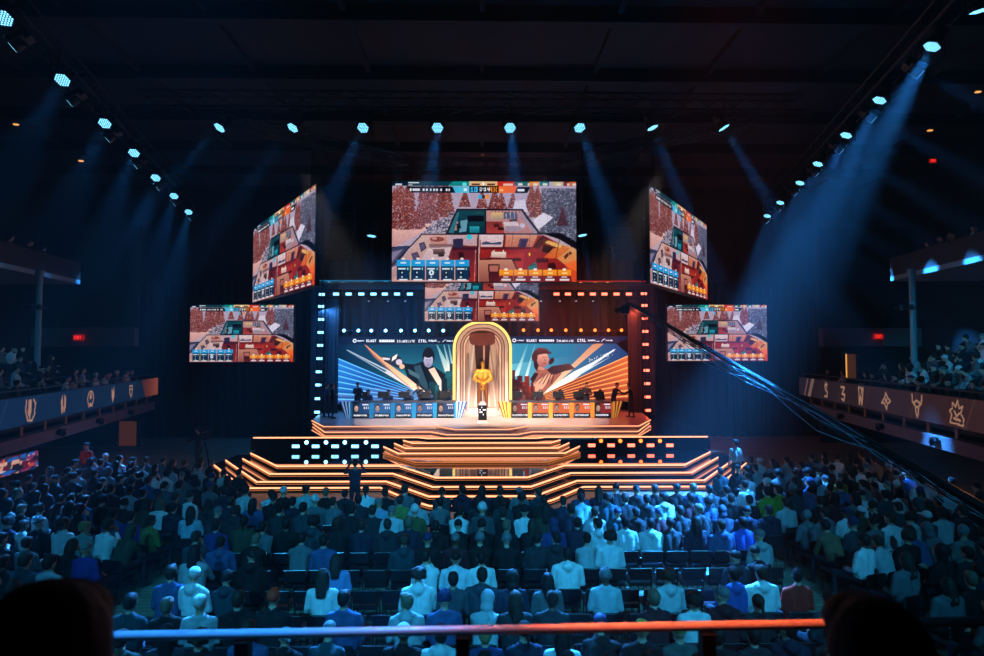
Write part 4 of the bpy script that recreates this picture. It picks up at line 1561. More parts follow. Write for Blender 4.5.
def hand(b, wrist, direction, m=1, s=1.0, fine=False, curl=0.5):
    d = Vector(direction).normalized()
    side = d.cross(Vector((0, 0, 1)))
    side = side.normalized() if side.length > .1 else Vector((1, 0, 0))
    up = side.cross(d)
    w = Vector(wrist)
    b.cap(w, w + d * .05 * s, .026 * s, .036 * s, m)
    b.ell(w + d * .07 * s, (.042 * s, .026 * s, .05 * s), m)
    for i, ln in enumerate((.068, .078, .072, .056)):
        r = w + d * .09 * s + side * (.03 - .02 * i) * s
        k = r + d * ln * .5 * s - up * .008
        b.cap(r, k, .0105 * s, .010 * s, m)
        b.cap(k, k + d * ln * .45 * s * (1 - curl * .6) - up * ln * curl * .6 * s, .010 * s, .008 * s, m)
    t = w + d * .03 * s + side * .036 * s
    b.cap(t, t + side * .03 * s + d * .035 * s, .013 * s, .011 * s, m)
    b.cap(t + side * .03 * s + d * .035 * s, t + side * .022 * s + d * .07 * s, .011 * s, .009 * s, m)


def head(b, c, yaw=0.0, tilt=0.0, m=1, s=1.0):
    """head centred at c looking to +y turned by yaw; returns its rotation"""
    R = Matrix.Rotation(yaw, 3, 'Z') @ Matrix.Rotation(-tilt, 3, 'X')
    c = Vector(c)
    b.ell(c + R @ V3(0, -.008, .022) * s, (.076 * s, .096 * s, .096 * s), m, R)
    b.ell(c + R @ V3(0, .02, -.045) * s, (.058 * s, .07 * s, .072 * s), m, R)
    b.ell(c + R @ V3(0, .062, -.092) * s, (.03 * s, .024 * s, .02 * s), m, R)           # chin
    b.cap(c + R @ V3(0, .088, .018) * s, c + R @ V3(0, .106, -.022) * s, .01 * s, .015 * s, m)  # nose
    b.ell(c + R @ V3(0, .086, -.056) * s, (.024 * s, .012 * s, .008 * s), m, R)         # lips
    for e in (-1, 1):
        b.ell(c + R @ V3(e * .03, .086, .036) * s, (.022 * s, .01 * s, .007 * s), m, R)  # brows
        b.ell(c + R @ V3(e * .08, -.005, -.01) * s, (.011 * s, .02 * s, .032 * s), m, R)  # ears
    return R


def seated(lean=0.0, yaw=0.0, tilt=0.0, arms='lap', wide=1.0, side=0.0, hood=False):
    b = Body()
    hip = V3(0, 0, .55)
    sl, cl_ = math.sin(lean), math.cos(lean)

    def T(x, h, y=0.0):     # point on the torso at height h above the hip
        return hip + V3(x + side * h * .3, h * sl + y * cl_, h * cl_ - y * sl)
    w = wide
    b.ell(hip + V3(0, -.01, 0), (.175 * w, .14, .12), 2)
    b.cap(T(-.06 * w, .08), T(-.07 * w, .2), .125 * w, .115 * w, 0)
    b.cap(T(.06 * w, .08), T(.07 * w, .2), .125 * w, .115 * w, 0)
    b.cap(T(-.075 * w, .22), T(-.085 * w, .38), .12 * w, .11 * w, 0)
    b.cap(T(.075 * w, .22), T(.085 * w, .38), .12 * w, .11 * w, 0)
    b.cap(T(-.15 * w, .44), T(.15 * w, .44), .066, .066, 0)
    b.cap(T(-.05, .49, -.01), T(.05, .49, -.01), .06, .06, 0)
    neck = T(0, .53)
    hd = T(0, .665) + V3(0, .02 + .02 * sl, 0)
    b.cap(neck, hd - V3(0, .01, .04), .05, .048, 1)
    if hood:
        b.ell(T(0, .49, -.075), (.1, .07, .085), 0)
        b.cap(T(-.09, .5, -.02), T(.09, .5, -.02), .05, .05, 0)
    R = head(b, hd, yaw, tilt)
    for e in (-1, 1):
        kn = V3(e * .15 * w, .44, .545)
        b.cap(hip + V3(e * .09 * w, .03, .0), kn, .088 * w, .062, 2)
        b.cap(kn, V3(e * .16, .45, .12), .058, .04, 2)
        b.cap(V3(e * .16, .42, .05), V3(e * .18, .6, .035), .04, .032, 3)
        sh = T(e * .185 * w, .435)
        if arms == 'lap' or (arms == 'phone' and e < 0) or (arms == 'raise' and e < 0) or (arms == 'chin' and e < 0):
            el = sh + V3(e * .055, .03 + .1 * sl, -.27)
            wr = V3(e * .09, .26, .66)
        elif arms == 'knees':
            el = V3(e * .19, .33, .66)
            wr = V3(e * .05, .5, .62)
        elif arms == 'cross':
            el = sh + V3(e * .06, .07, -.25)
            wr = T(-e * .09, .27, .17)
        elif arms == 'phone':
            el = sh + V3(e * .06, .1, -.25)
            wr = V3(.05, .33, .85)
        elif arms == 'raise':
            el = sh + V3(e * .12, .08, .22)
            wr = sh + V3(e * .08, .12, .46)
        elif arms == 'chin':
            el = sh + V3(e * .04, .18, -.24)
            wr = hd + V3(e * .06, .12, -.16)
        elif arms == 'headhands':
            el = sh + V3(e * .2, -.02, .12)
            wr = hd + V3(e * .1, -.08, .0)
        b.cap(sh, el, .058, .05, 0)
        b.cap(el, wr + (wr - el) * -.1, .048, .036, 0)
        hand(b, wr, (wr - el), 1)
    return b, hd, R


def hair_mesh(kind, hd, R, voxel=.02):
    b = Body()
    c = Vector(hd)
    f = lambda x, y, z: c + R @ V3(x, y, z)
    if kind == 'short':
        b.ell(f(0, -.024, .034), (.088, .1, .1), 0, R)
        b.ell(f(0, -.05, -.02), (.076, .068, .06), 0, R)
        b.ell(f(0, .025, .07), (.078, .078, .05), 0, R)
    elif kind == 'curly':
        for i in range(22):
            a = i * 2.4
            h = -.02 + .13 * i / 22
            r = .09 * math.cos((h - .02) * 8)
            b.ell(f(math.cos(a) * r, -.03 + math.sin(a) * r * .9, h), (.042, .042, .042), 0, R)
        b.ell(f(0, -.024, .04), (.09, .1, .1), 0, R)
    elif kind == 'long':
        b.ell(f(0, -.024, .034), (.092, .104, .102), 0, R)
        b.cap(f(-.03, -.075, -.02), f(-.04, -.1, -.24), .062, .04, 0)
        b.cap(f(.03, -.075, -.02), f(.04, -.1, -.24), .062, .04, 0)
        b.cap(f(-.075, -.02, 0), f(-.085, -.04, -.16), .034, .022, 0)
        b.cap(f(.075, -.02, 0), f(.085, -.04, -.16), .034, .022, 0)
    elif kind == 'bun':
        b.ell(f(0, -.024, .034), (.088, .1, .1), 0, R)
        b.ell(f(0, -.05, -.03), (.07, .06, .05), 0, R)
        b.ell(f(0, -.1, .1), (.045, .045, .045), 0, R)
    elif kind == 'ponytail':
        b.ell(f(0, -.024, .034), (.088, .1, .1), 0, R)
        b.cap(f(0, -.115, .05), f(0, -.15, -.16), .034, .02, 0)
    elif kind == 'cap':
        b.ell(f(0, -.012, .05), (.09, .104, .085), 0, R)
        b.ell(f(0, .11, .045), (.066, .07, .012), 0, R)
        b.ell(f(0, -.012, .136), (.012, .012, .008), 0, R)
    elif kind == 'backcap':
        b.ell(f(0, -.012, .05), (.09, .104, .085), 0, R)
        b.ell(f(0, -.13, .03), (.062, .06, .012), 0, R)
    elif kind == 'beanie':
        b.ell(f(0, -.012, .055), (.092, .106, .1), 0, R)
        b.cap(f(-.05, -.01, .02), f(.05, -.01, .02), .058, .058, 0)
        b.ell(f(0, -.02, .15), (.025, .025, .022), 0, R)
    elif kind == 'hoodup':
        b.ell(f(0, -.03, .03), (.105, .115, .125), 0, R)
        b.ell(f(0, -.07, -.08), (.1, .09, .09), 0, R)
    return b.mesh('hair_' + kind, voxel, [M_HAIR], 2)


POSES = [
    dict(lean=-.06, yaw=0, tilt=.05, arms='lap'),
    dict(lean=.02, yaw=.25, tilt=0, arms='cross'),
    dict(lean=.42, yaw=-.1, tilt=.1, arms='knees'),
    dict(lean=-.02, yaw=-.5, tilt=.0, arms='lap', side=.25),
    dict(lean=.12, yaw=.1, tilt=-.35, arms='phone'),
    dict(lean=.2, yaw=0, tilt=.1, arms='chin', side=-.3),
    dict(lean=-.04, yaw=.1, tilt=.1, arms='lap', wide=1.14, hood=True),
    dict(lean=.04, yaw=.7, tilt=-.1, arms='lap', side=-.2, hood=True),
]
POSE_TXT = ['sitting upright', 'sitting with folded arms', 'bent forward over the knees', 'looking left and leaning',
            'looking down at the hands', 'leaning on one hand', 'broad and sitting upright', 'turned to the neighbour']
HAIRS = ['short', 'curly', 'long', 'bun', 'ponytail', 'cap', 'backcap', 'beanie', 'hoodup']
HAIR_TXT = {'short': 'short hair', 'curly': 'curly hair', 'long': 'long hair', 'bun': 'hair in a bun', 'ponytail': 'a ponytail',
            'cap': 'a peaked cap', 'backcap': 'a backwards cap', 'beanie': 'a knitted hat', 'hoodup': 'the hood up'}
HAIR_P = [.40, .09, .14, .04, .07, .10, .06, .05, .05]
LIB = []
LOW = []
for i, ps in enumerate(POSES):
    b, hd, R = seated(**ps)
    LIB.append((b.mesh('seated_body', .021), {h: hair_mesh(h, hd, R, .02) for h in HAIRS}))
    LOW.append((b.mesh('seated_low', .042, smooth=1), {h: hair_mesh(h, hd, R, .04) for h in HAIRS}))

# deep-skinned body variants share the shape with another skin material
LIB2 = []
for me, hs in LIB:
    m2 = me.copy()
    m2.materials[1] = M_SKIN2
    LIB2.append(m2)

TOPS = [('black', (14, 14, 18), .34), ('charcoal', (40, 42, 48), .17), ('navy', (24, 32, 54), .13), ('dark teal', (20, 60, 70), .06),
        ('grey', (104, 108, 114), .11), ('pale grey', (170, 176, 182), .08), ('white', (226, 230, 234), .06),
        ('olive', (60, 62, 46), .04), ('blue', (60, 84, 130), .05), ('maroon', (80, 26, 36), .03)]
HAIRC = [('black', (14, 12, 14), .5), ('brown', (52, 34, 26), .35), ('fair', (110, 96, 80), .06)]
CAPC = [('black', (18, 18, 22), .45), ('white', (220, 224, 228), .15), ('grey', (110, 114, 120), .25), ('navy', (30, 44, 90), .15)]


def pick(lst):
    r = RNG.random() * sum(x[2] for x in lst)
    for x in lst:
        r -= x[2]
        if r <= 0:
            return x
    return lst[-1]


# ------------------------------------------------------------------ floor seating plan
M_SEAT = mat('seat_vinyl', (26, 28, 34), rough=0.32, spec=.6)
M_CHROME = mat('chair_tube', (90, 92, 98), rough=0.25, metal=.9)


def chair_parts():
    s = MB().box((0, .02, .455), (.42, .4, .05)).box((0, .02, .485), (.38, .36, .02))
    k = MB().box((0, -.2, .665), (.42, .03, .2), rx=-.12).box((0, -.19, .775), (.36, .02, .02), rx=-.12)
    f = MB()
    for e in (-1, 1):
        f.tube((e * .2, .17, 0), (e * .2, .17, .44), .011, n=6).tube((e * .2, -.24, 0), (e * .2, -.16, .46), .011, n=6)
        f.tube((e * .2, -.16, .46), (e * .21, -.21, .775), .011, n=6)
        f.tube((e * .2, .17, .42), (e * .2, -.16, .42), .009, n=6)
    f.tube((-.2, .17, .2), (.2, .17, .2), .008, n=5)
    f.tube((-.2, -.2, .2), (.2, -.2, .2), .008, n=5)
    f.tube((-.21, -.213, .778), (.21, -.213, .778), .008, n=5)
    return s, k, f


CS, CK, CF = chair_parts()
CH = empty('stacking_chair', (0, 0, 0))
CS.build('seat', M_SEAT, CH)
CK.build('backrest', M_SEAT, CH)
CF.build('frame', M_CHROME, CH)

SEATS = []          # (x, y, rz, block, row, seat)
SP, RP = .515, 1.0
for r in range(11):
    y = 16.0 - r * RP
    for k in (range(-3, 24) if r < 3 else range(-1, 22) if r < 5 else range(21)):
        SEATS.append(((k - 10) * SP, y, 0.0, 'centre', r, k))
for sx, blk in ((-1, 'left'), (1, 'right')):
    for r in range(14):
        for k in range(13):
            xx = 7.4 + k * SP * .97
            y = 19.6 - r * RP + k * SP * .26 - (.0 if k < 8 else (k - 8) * .04)
            if r == 0 and k < 3:
                continue
            SEATS.append((sx * xx, y, sx * .26, blk, r, k))
LAB = {'centre': 'centre', 'left': 'left side', 'right': 'right side'}

# people that stand out in the photograph: pixel of the head, top, head wear
SPECIAL = [
    (337, 590, 'white', (236, 240, 242), 'long', 'brown', 0), (408, 585, 'white', (236, 240, 242), 'curly', 'brown', 6),
    (337, 553, 'pale blue', (120, 160, 220), 'long', 'brown', 0), (435, 580, 'charcoal', (70, 76, 84), 'short', 'black', 0),
    (462, 580, 'charcoal', (60, 66, 80), 'short', 'black', 6), (436, 561, 'white', (225, 232, 236), 'short', 'black', 5),
    (441, 551, 'white', (220, 228, 236), 'backcap', 'black', 6), (485, 556, 'white', (232, 236, 236), 'short', 'black', 0),
    (510, 584, 'navy with a blue edge', (36, 44, 66), 'hoodup', 'black', 0), (536, 587, 'striped grey', (90, 96, 100), 'long', 'black', 0),
    (572, 561, 'white hooded', (240, 242, 242), 'short', 'black', 6), (611, 545, 'white', (226, 232, 238), 'curly', 'black', 0),
    (609, 591, 'pale grey', (176, 196, 204), 'beanie', 'grey', 0), (677, 582, 'pale grey hooded', (190, 202, 208), 'curly', 'brown', 6),
    (633, 532, 'pale grey', (200, 210, 216), 'short', 'black', 0), (652, 532, 'pale grey', (196, 206, 212), 'short', 'black', 6),
    (610, 528, 'pale grey', (204, 214, 218), 'short', 'black', 7), (556, 532, 'navy', (40, 60, 120), 'hoodup', 'navy', 0),
    (582, 503, 'pale teal', (120, 156, 156), 'short', 'black', 2), (660, 499, 'grey', (180, 190, 196), 'short', 'black', 7),
    (777, 580, 'black and white striped', (236, 238, 240), 'short', 'brown', 6), (744, 575, 'bright blue', (50, 90, 170), 'short', 'black', 6),
    (183, 590, 'white', (226, 232, 236), 'cap', 'white', 7), (262, 611, 'black', (24, 24, 30), 'cap', 'red', 4),
    (155, 545, 'olive', (110, 116, 60), 'short', 'black', 3), (392, 501, 'olive green', (120, 140, 70), 'short', 'brown', 0),
    (378, 503, 'pale blue', (150, 176, 206), 'cap', 'grey', 0), (397, 520, 'pale grey', (196, 206, 212), 'cap', 'grey', 0),
    (414, 512, 'olive', (90, 90, 50), 'beanie', 'white', 1), (431, 520, 'black', (20, 20, 24), 'short', 'black', 6),
    (465, 515, 'white', (214, 222, 228), 'short', 'black', 2), (482, 515, 'grey', (70, 76, 84), 'beanie', 'white', 0),
    (312, 496, 'pale teal', (150, 190, 196), 'short', 'black', 3), (275, 482, 'pale grey', (180, 196, 204), 'short', 'black', 2),
    (248, 484, 'pale grey', (190, 202, 206), 'short', 'black', 0), (550, 497, 'black with green print', (20, 30, 22), 'short', 'black', 0),
    (772, 500, 'lime green', (104, 150, 50), 'short', 'black', 4), (836, 480, 'lime green', (104, 150, 50), 'cap', 'grey', 1),
    (783, 497, 'lime green', (96, 140, 44), 'short', 'brown', 4), (815, 575, 'bright red', (220, 44, 30), 'short', 'black', 3),
    (758, 523, 'bright blue', (60, 90, 200), 'short', 'black', 1), (840, 540, 'brown', (120, 96, 70), 'short', 'black', 2),
    (963, 532, 'grey', (120, 124, 120), 'beanie', 'grey', 0), (103, 560, 'bright blue', (46, 54, 140), 'cap', 'grey', 0),
    (128, 520, 'violet blue', (50, 46, 130), 'short', 'black', 0), (198, 515, 'pale blue', (150, 180, 200), 'long', 'black', 1),
    (205, 535, 'navy', (36, 56, 120), 'short', 'black', 0), (80, 538, 'pale teal', (120, 150, 150), 'short', 'fair', 3),
    (625, 650, 'black', (20, 22, 26), 'backcap', 'yellow green', 0), (670, 647, 'grey', (70, 84, 84), 'cap', 'green', 0),
    (473, 640, 'navy', (30, 50, 96), 'short', 'fair', 0), (430, 634, 'white and black checked', (200, 206, 210), 'short', 'black', 6),
    (574, 640, 'white', (210, 220, 226), 'long', 'black', 0), (715, 637, 'black', (20, 22, 26), 'short', 'black', 0),
]
EMPTY_PX = [(300, 588, 22), (350, 568, 30), (285, 560, 22), (372, 590, 18), (310, 570, 22), (262, 580, 20), (385, 560, 22), (360, 548, 14),
            (290, 605, 14), (700, 548, 20), (650, 562, 26), (600, 552, 16), (720, 565, 14), (505, 566, 14), (545, 560, 16), (640, 545, 8),
            (420, 618, 12), (330, 612, 8), (690, 570, 16), (745, 545, 14), (360, 620, 20), (555, 625, 14), (280, 545, 12)]
COLCAP = {'red': (240, 60, 30), 'yellow green': (150, 160, 60), 'green': (90, 150, 90), 'black': (14, 12, 14), 'brown': (52, 34, 26),
          'fair': (150, 120, 80), 'white': (225, 228, 230), 'grey': (120, 124, 130), 'navy': (30, 44, 90)}

hz = []
for i, (x, y, rz, blk, r, k) in enumerate(SEATS):
    px, py = project((x, y, 1.25))
    hz.append((px, py))
assign = {}
for sp in SPECIAL:
    best = min((j for j in range(len(SEATS)) if j not in assign), key=lambda j: math.hypot(hz[j][0] - sp[0], (hz[j][1] - sp[1]) * 1.3))
    if math.hypot(hz[best][0] - sp[0], hz[best][1] - sp[1]) < 30:
        assign[best] = sp
people = []
chairs = []
for i, (x, y, rz, blk, r, k) in enumerate(SEATS):
    px, py = hz[i]
    if px < -25 or px > 1010 or py > 690:
        continue
    chairs.append(i)
    if i in assign:
        people.append(i)
        continue
    if any(math.hypot(px - ex, (py - ey) * 1.2) < er * 1.15 for ex, ey, er in EMPTY_PX):
        continue
    if RNG.random() < (.06 if blk != 'centre' else .08):
        continue
    people.append(i)


def dist(i):
    return math.hypot(SEATS[i][0], SEATS[i][1])


people.sort(key=dist)
chairs.sort(key=dist)
NIND = 296
stuff = []
PTAB = {}
bodyproto = {}


def person_look(i):
    sp = assign.get(i)
    if sp:
        pose = sp[6]
        top = (sp[2], sp[3])
        hk = sp[4]
        hc = (sp[5], COLCAP.get(sp[5], (20, 20, 20)))
    else:
        pose = int(RNG.choice(8, p=[.22, .13, .1, .1, .12, .09, .14, .1]))
        t = pick(TOPS)
        if SEATS[i][3] != 'centre' and RNG.random() < .2:
            t = TOPS[int(RNG.integers(4, 7))]
        top = (t[0], t[1])
        hk = HAIRS[int(RNG.choice(9, p=HAIR_P))]
        c = pick(CAPC if hk in ('cap', 'backcap', 'beanie') else HAIRC)
        hc = (c[0], c[1])
        if hk == 'hoodup':
            hc = (t[0], t[1])
    return pose, top, hk, hc


order_txt = {}
for blk in LAB:
    for r in range(14):
        ks = sorted([i for i in people if SEATS[i][3] == blk and SEATS[i][4] == r], key=lambda i: SEATS[i][0])
        for n, i in enumerate(ks):
            order_txt[i] = (n, len(ks))


def nth(n):
    return ORD[n] if n < len(ORD) else 'last'


for n_, i in enumerate(people):
    x, y, rz, blk, r, k = SEATS[i]
    pose, top, hk, hc = person_look(i)
    jx, jy, jr = (RNG.random() - .5) * .1, (RNG.random() - .5) * .14, (RNG.random() - .5) * .34
    if i in assign and assign[i][2].startswith('bright red'):
        jr = 0
    s = 1.02 + .1 * RNG.random()
    if n_ < NIND:
        deep = RNG.random() < .2
        o = bpy.data.objects.new('seated_person', LIB2[pose] if deep else LIB[pose][0])
        COL.objects.link(o)
        o.location = (x + jx, y + jy + .02, .0)
        o.rotation_euler = (0, 0, rz + jr)
        o.scale = (s, s, s)
        o.color = (*srgb(*top[1]), 1)
        h = bpy.data.objects.new('hair' if hk in ('short', 'curly', 'long', 'bun', 'ponytail') else ('hood' if hk == 'hoodup' else ('knitted_hat' if hk == 'beanie' else 'cap')), LIB[pose][1][hk])
        COL.objects.link(h)
        h.parent = o
        h.color = (*srgb(*hc[1]), 1)
        ht = HAIR_TXT[hk]
        if hk in ('cap', 'backcap', 'beanie'):
            ht = ht.replace('a ', hc[0] + ' ', 1)
        a, b_ = order_txt[i]
        lab_ = 'person in %s top with %s, %s in %s %s row' % (top[0], ht, nth(a), ORD[r], LAB[blk])
        if len(lab_.replace('-', ' ').split()) > 15:
            lab_ = lab_.replace('person in', 'seated person,').replace(' with a', ',').replace(' with ', ', ')
        tag(o, lab_, 'person', 'audience seated on the hall floor')
        PTAB[i] = o
    else:
        stuff.append((i, pose, top, hk, hc, x + jx, y + jy, rz + jr, s))

# chairs: individuals for the nearest, then one mass
empties = [i for i in chairs if i not in set(people)]
cnt = 0
cfar = []
ps = set(people)
ck = sorted(chairs, key=lambda i: (dist(i) - (2.5 if i not in ps else 0)))
rowk = {}
for i in chairs:
    rowk.setdefault((SEATS[i][3], SEATS[i][4]), []).append(i)
for key in rowk:
    rowk[key].sort(key=lambda i: SEATS[i][0])
first = True
for n_, i in enumerate(ck):
    x, y, rz, blk, r, k = SEATS[i]
    if n_ >= 240:
        cfar.append(i)
        continue
    o = CH if first else copy_tree(CH)
    first = False
    o.location = (x, y - .02, 0)
    o.rotation_euler = (0, 0, rz)
    pos = rowk[(blk, r)].index(i)
    tag(o, '%s black stacking chair, %s from the left in %s %s row' % ('empty' if i not in ps else 'occupied', nth(pos), ORD[r], LAB[blk]), 'chair', 'black stacking chairs on the hall floor')

# the far rows as one mass
VS, FS, CSM = [], [], []
off = 0


def grab(me):
    n = len(me.vertices)
    v = np.zeros(n * 3)
    me.vertices.foreach_get('co', v)
    v = v.reshape(-1, 3)
    nl = len(me.loops)
    li = np.zeros(nl, int)
    me.loops.foreach_get('vertex_index', li)
    lt = np.zeros(len(me.polygons), int)
    me.polygons.foreach_get('loop_total', lt)
    mi = np.zeros(len(me.polygons), int)
    me.polygons.foreach_get('material_index', mi)
    return v, li, lt, mi


class Mass:
    def __init__(s):
        s.v, s.l, s.t, s.c, s.n = [], [], [], [], 0

    def add(s, g, cols, loc, rz, sc):
        v, li, lt, mi = g
        c, n = math.cos(rz), math.sin(rz)
        w = v * sc
        w = np.stack([w[:, 0] * c - w[:, 1] * n, w[:, 0] * n + w[:, 1] * c, w[:, 2]], 1) + np.array(loc)
        s.v.append(w)
        s.l.append(li + s.n)
        s.t.append(lt)
        cc = np.array([(*srgb(*q), 1) for q in cols])
        s.c.append(np.repeat(cc[mi.clip(0, len(cc) - 1)], lt, axis=0))
        s.n += len(v)

    def build(s, name, m):
        v, l, t, c = np.concatenate(s.v), np.concatenate(s.l), np.concatenate(s.t), np.concatenate(s.c)
        me = bpy.data.meshes.new(name)
        me.vertices.add(len(v))
        me.vertices.foreach_set('co', v.ravel())
        me.loops.add(len(l))
        me.loops.foreach_set('vertex_index', l)
        me.polygons.add(len(t))
        me.polygons.foreach_set('loop_start', np.concatenate([[0], np.cumsum(t)[:-1]]))
        me.polygons.foreach_set('loop_total', t)
        me.polygons.foreach_set('use_smooth', [True] * len(t))
        me.update()
        a = me.color_attributes.new('tint', 'FLOAT_COLOR', 'CORNER')
        a.data.foreach_set('color', c.astype(np.float32).ravel())
        me.materials.append(m)
        o = bpy.data.objects.new(name, me)
        COL.objects.link(o)
        return o


GL = [(grab(b), {h: grab(q) for h, q in hs.items()}) for b, hs in LOW]
ms = Mass()
for (i, pose, top, hk, hc, x, y, rz, s) in stuff:
    ms.add(GL[pose][0], [top[1], (206, 158, 134), (38, 42, 56), (60, 60, 66)], (x, y + .02, 0), rz, s)
    ms.add(GL[pose][1][hk], [hc[1]], (x, y + .02, 0), rz, s)
if stuff:
    o = ms.build('seated_crowd', M_ATTR)
    tag(o, 'farther rows of the seated audience on the hall floor near the stage and side walls', 'crowd', kind='stuff')
if cfar:
    cb = MB()
    cb.v = CS.v + CK.v + CF.v
    k1, k2 = len(CS.v), len(CS.v) + len(CK.v)
    cb.f = CS.f + [tuple(a + k1 for a in f) for f in CK.f] + [tuple(a + k2 for a in f) for f in CF.f]
    tm = bpy.data.meshes.new('t')
    tm.from_pydata(cb.v, [], cb.f)
    g = grab(tm)
    mc = Mass()
    for i in cfar:
        x, y, rz, blk, r, k = SEATS[i]
        mc.add(g, [(26, 28, 34)], (x, y - .02, 0), rz, 1)
    o = mc.build('distant_chairs', mat('crowd_chairs', rough=.35, attr='tint'))
    tag(o, 'farther rows of black chairs under the seated audience', 'chairs', kind='stuff')

# ------------------------------------------------------------------ standing figures
def standing(arms='down', lean=0.0, yaw=0.0, tilt=0.0, stride=0.0):
    b = Body()
    hip = V3(0, 0, .92)

    def T(x, h, y=0.0):
        return hip + V3(x, h * math.sin(lean) + y, h * math.cos(lean))
    b.ell(hip, (.165, .12, .13), 2)
    b.cap(T(-.05, .1), T(-.06, .22), .115, .11, 0)
    b.cap(T(.05, .1), T(.06, .22), .115, .11, 0)
    b.cap(T(-.07, .25), T(-.08, .4), .115, .105, 0)
    b.cap(T(.07, .25), T(.08, .4), .115, .105, 0)
    b.cap(T(-.15, .46), T(.15, .46), .064, .064, 0)
    hd = T(0, .7) + V3(0, .02, 0)
    b.cap(T(0, .53), hd - V3(0, 0, .04), .052, .048, 1)
    R = head(b, hd, yaw, tilt)
    for e in (-1, 1):
        kn = V3(e * .1, .03 + e * stride * .5, .5)
        ft = V3(e * .11, e * stride, .08)
        b.cap(hip + V3(e * .085, 0, -.04), kn, .09, .06, 2)
        b.cap(kn, ft, .056, .04, 2)
        b.cap(ft + V3(0, -.03, -.04), ft + V3(e * .02, .16, -.045), .04, .032, 3)
        sh = T(e * .185, .45)
        if arms == 'down':
            el, wr = sh + V3(e * .05, -.01, -.28), sh + V3(e * .06, .07, -.5)
        elif arms == 'folded':
            el, wr = sh + V3(e * .06, .03, -.26), T(-e * .07, .24, .17)
        elif arms == 'reach':
            el, wr = sh + V3(e * .05, .2, -.16), sh + V3(e * .0, .42, -.2)
        elif arms == 'up':
            el, wr = sh + V3(e * .12, .12, -.05), hd + V3(e * .12, .16, .02)
        elif arms == 'pray':
            el, wr = sh + V3(e * .1, .04, -.23), T(e * .03, .2, .2)
        b.cap(sh, el, .056, .048, 0)
        b.cap(el, wr, .046, .034, 0)
        hand(b, wr, wr - el)
    return b, hd, R


def stand_person(loc, rz, top, hk, hc, label, arms='down', lean=0.0, yaw=0, tilt=0, stride=0, s=1.0, mats=None):
    b, hd, R = standing(arms, lean, yaw, tilt, stride)
    me = b.mesh('standing_body', .022)
    o = bpy.data.objects.new('standing_person', me)
    COL.objects.link(o)
    o.location = loc
    o.rotation_euler = (0, 0, rz)
    o.scale = (s, s, s)
    o.color = (*srgb(*top), 1)
    h = bpy.data.objects.new('cap' if 'cap' in hk else 'hair', hair_mesh(hk, hd, R))
    COL.objects.link(h)
    h.parent = o
    h.color = (*srgb(*hc), 1)
    tag(o, label, 'person')
    return o


def foot(px, Y, z):
    p = at(px, 400, Y)
    return (p.x, Y, z)


BLK = (20, 20, 24)
stand_person(foot(326.5, 30.6, ZP), -1.2, (24, 34, 60), 'short', BLK, 'person in dark clothes standing before the left end of the blue desks', 'folded', stride=.1)
stand_person(foot(332.5, 30.2, ZP), -1.3, BLK, 'short', BLK, 'person in black standing close to the blue fluted desk end', 'folded')
stand_person(foot(357.5, 31.2, ZP), PI + .3, (30, 30, 40), 'short', BLK, 'person in a dark shirt standing behind the outermost blue desk', 'reach', lean=.1)
stand_person(foot(421, 31.2, ZP), PI - .4, (24, 40, 60), 'cap', BLK, 'person in a dark cap bending over the fourth blue desk', 'reach', lean=.45)
stand_person(foot(586.5, 31.1, ZP), PI, (50, 30, 34), 'short', BLK, 'person in black standing behind the orange desks near their middle', 'folded')
stand_person(foot(613.5, 31.2, ZP), PI + .8, BLK, 'short', BLK, 'person in black leaning over the outermost orange desk', 'reach', lean=.3)
stand_person(foot(631.5, 30.4, ZP), 1.3, BLK, 'short', BLK, 'person in black reaching toward the right end of the orange desks', 'reach', lean=.15, stride=.12)
stand_person((at(355, 480, 18.3).x, 18.3, 0), .2, (64, 50, 70), 'short', BLK, 'photographer in a dark violet top standing before the left front steps', 'up')
stand_person((at(736, 470, 21.6).x, 21.6, 0), .3, (200, 206, 210), 'short', BLK, 'person in a light shirt with backpack standing at the right end of the steps', 'down', s=1.05)
stand_person((at(86.5, 465, 21.8).x, 21.8, 0), PI - .2, (224, 44, 30), 'short', BLK, 'person in a red shirt standing under the left balcony', 'folded')

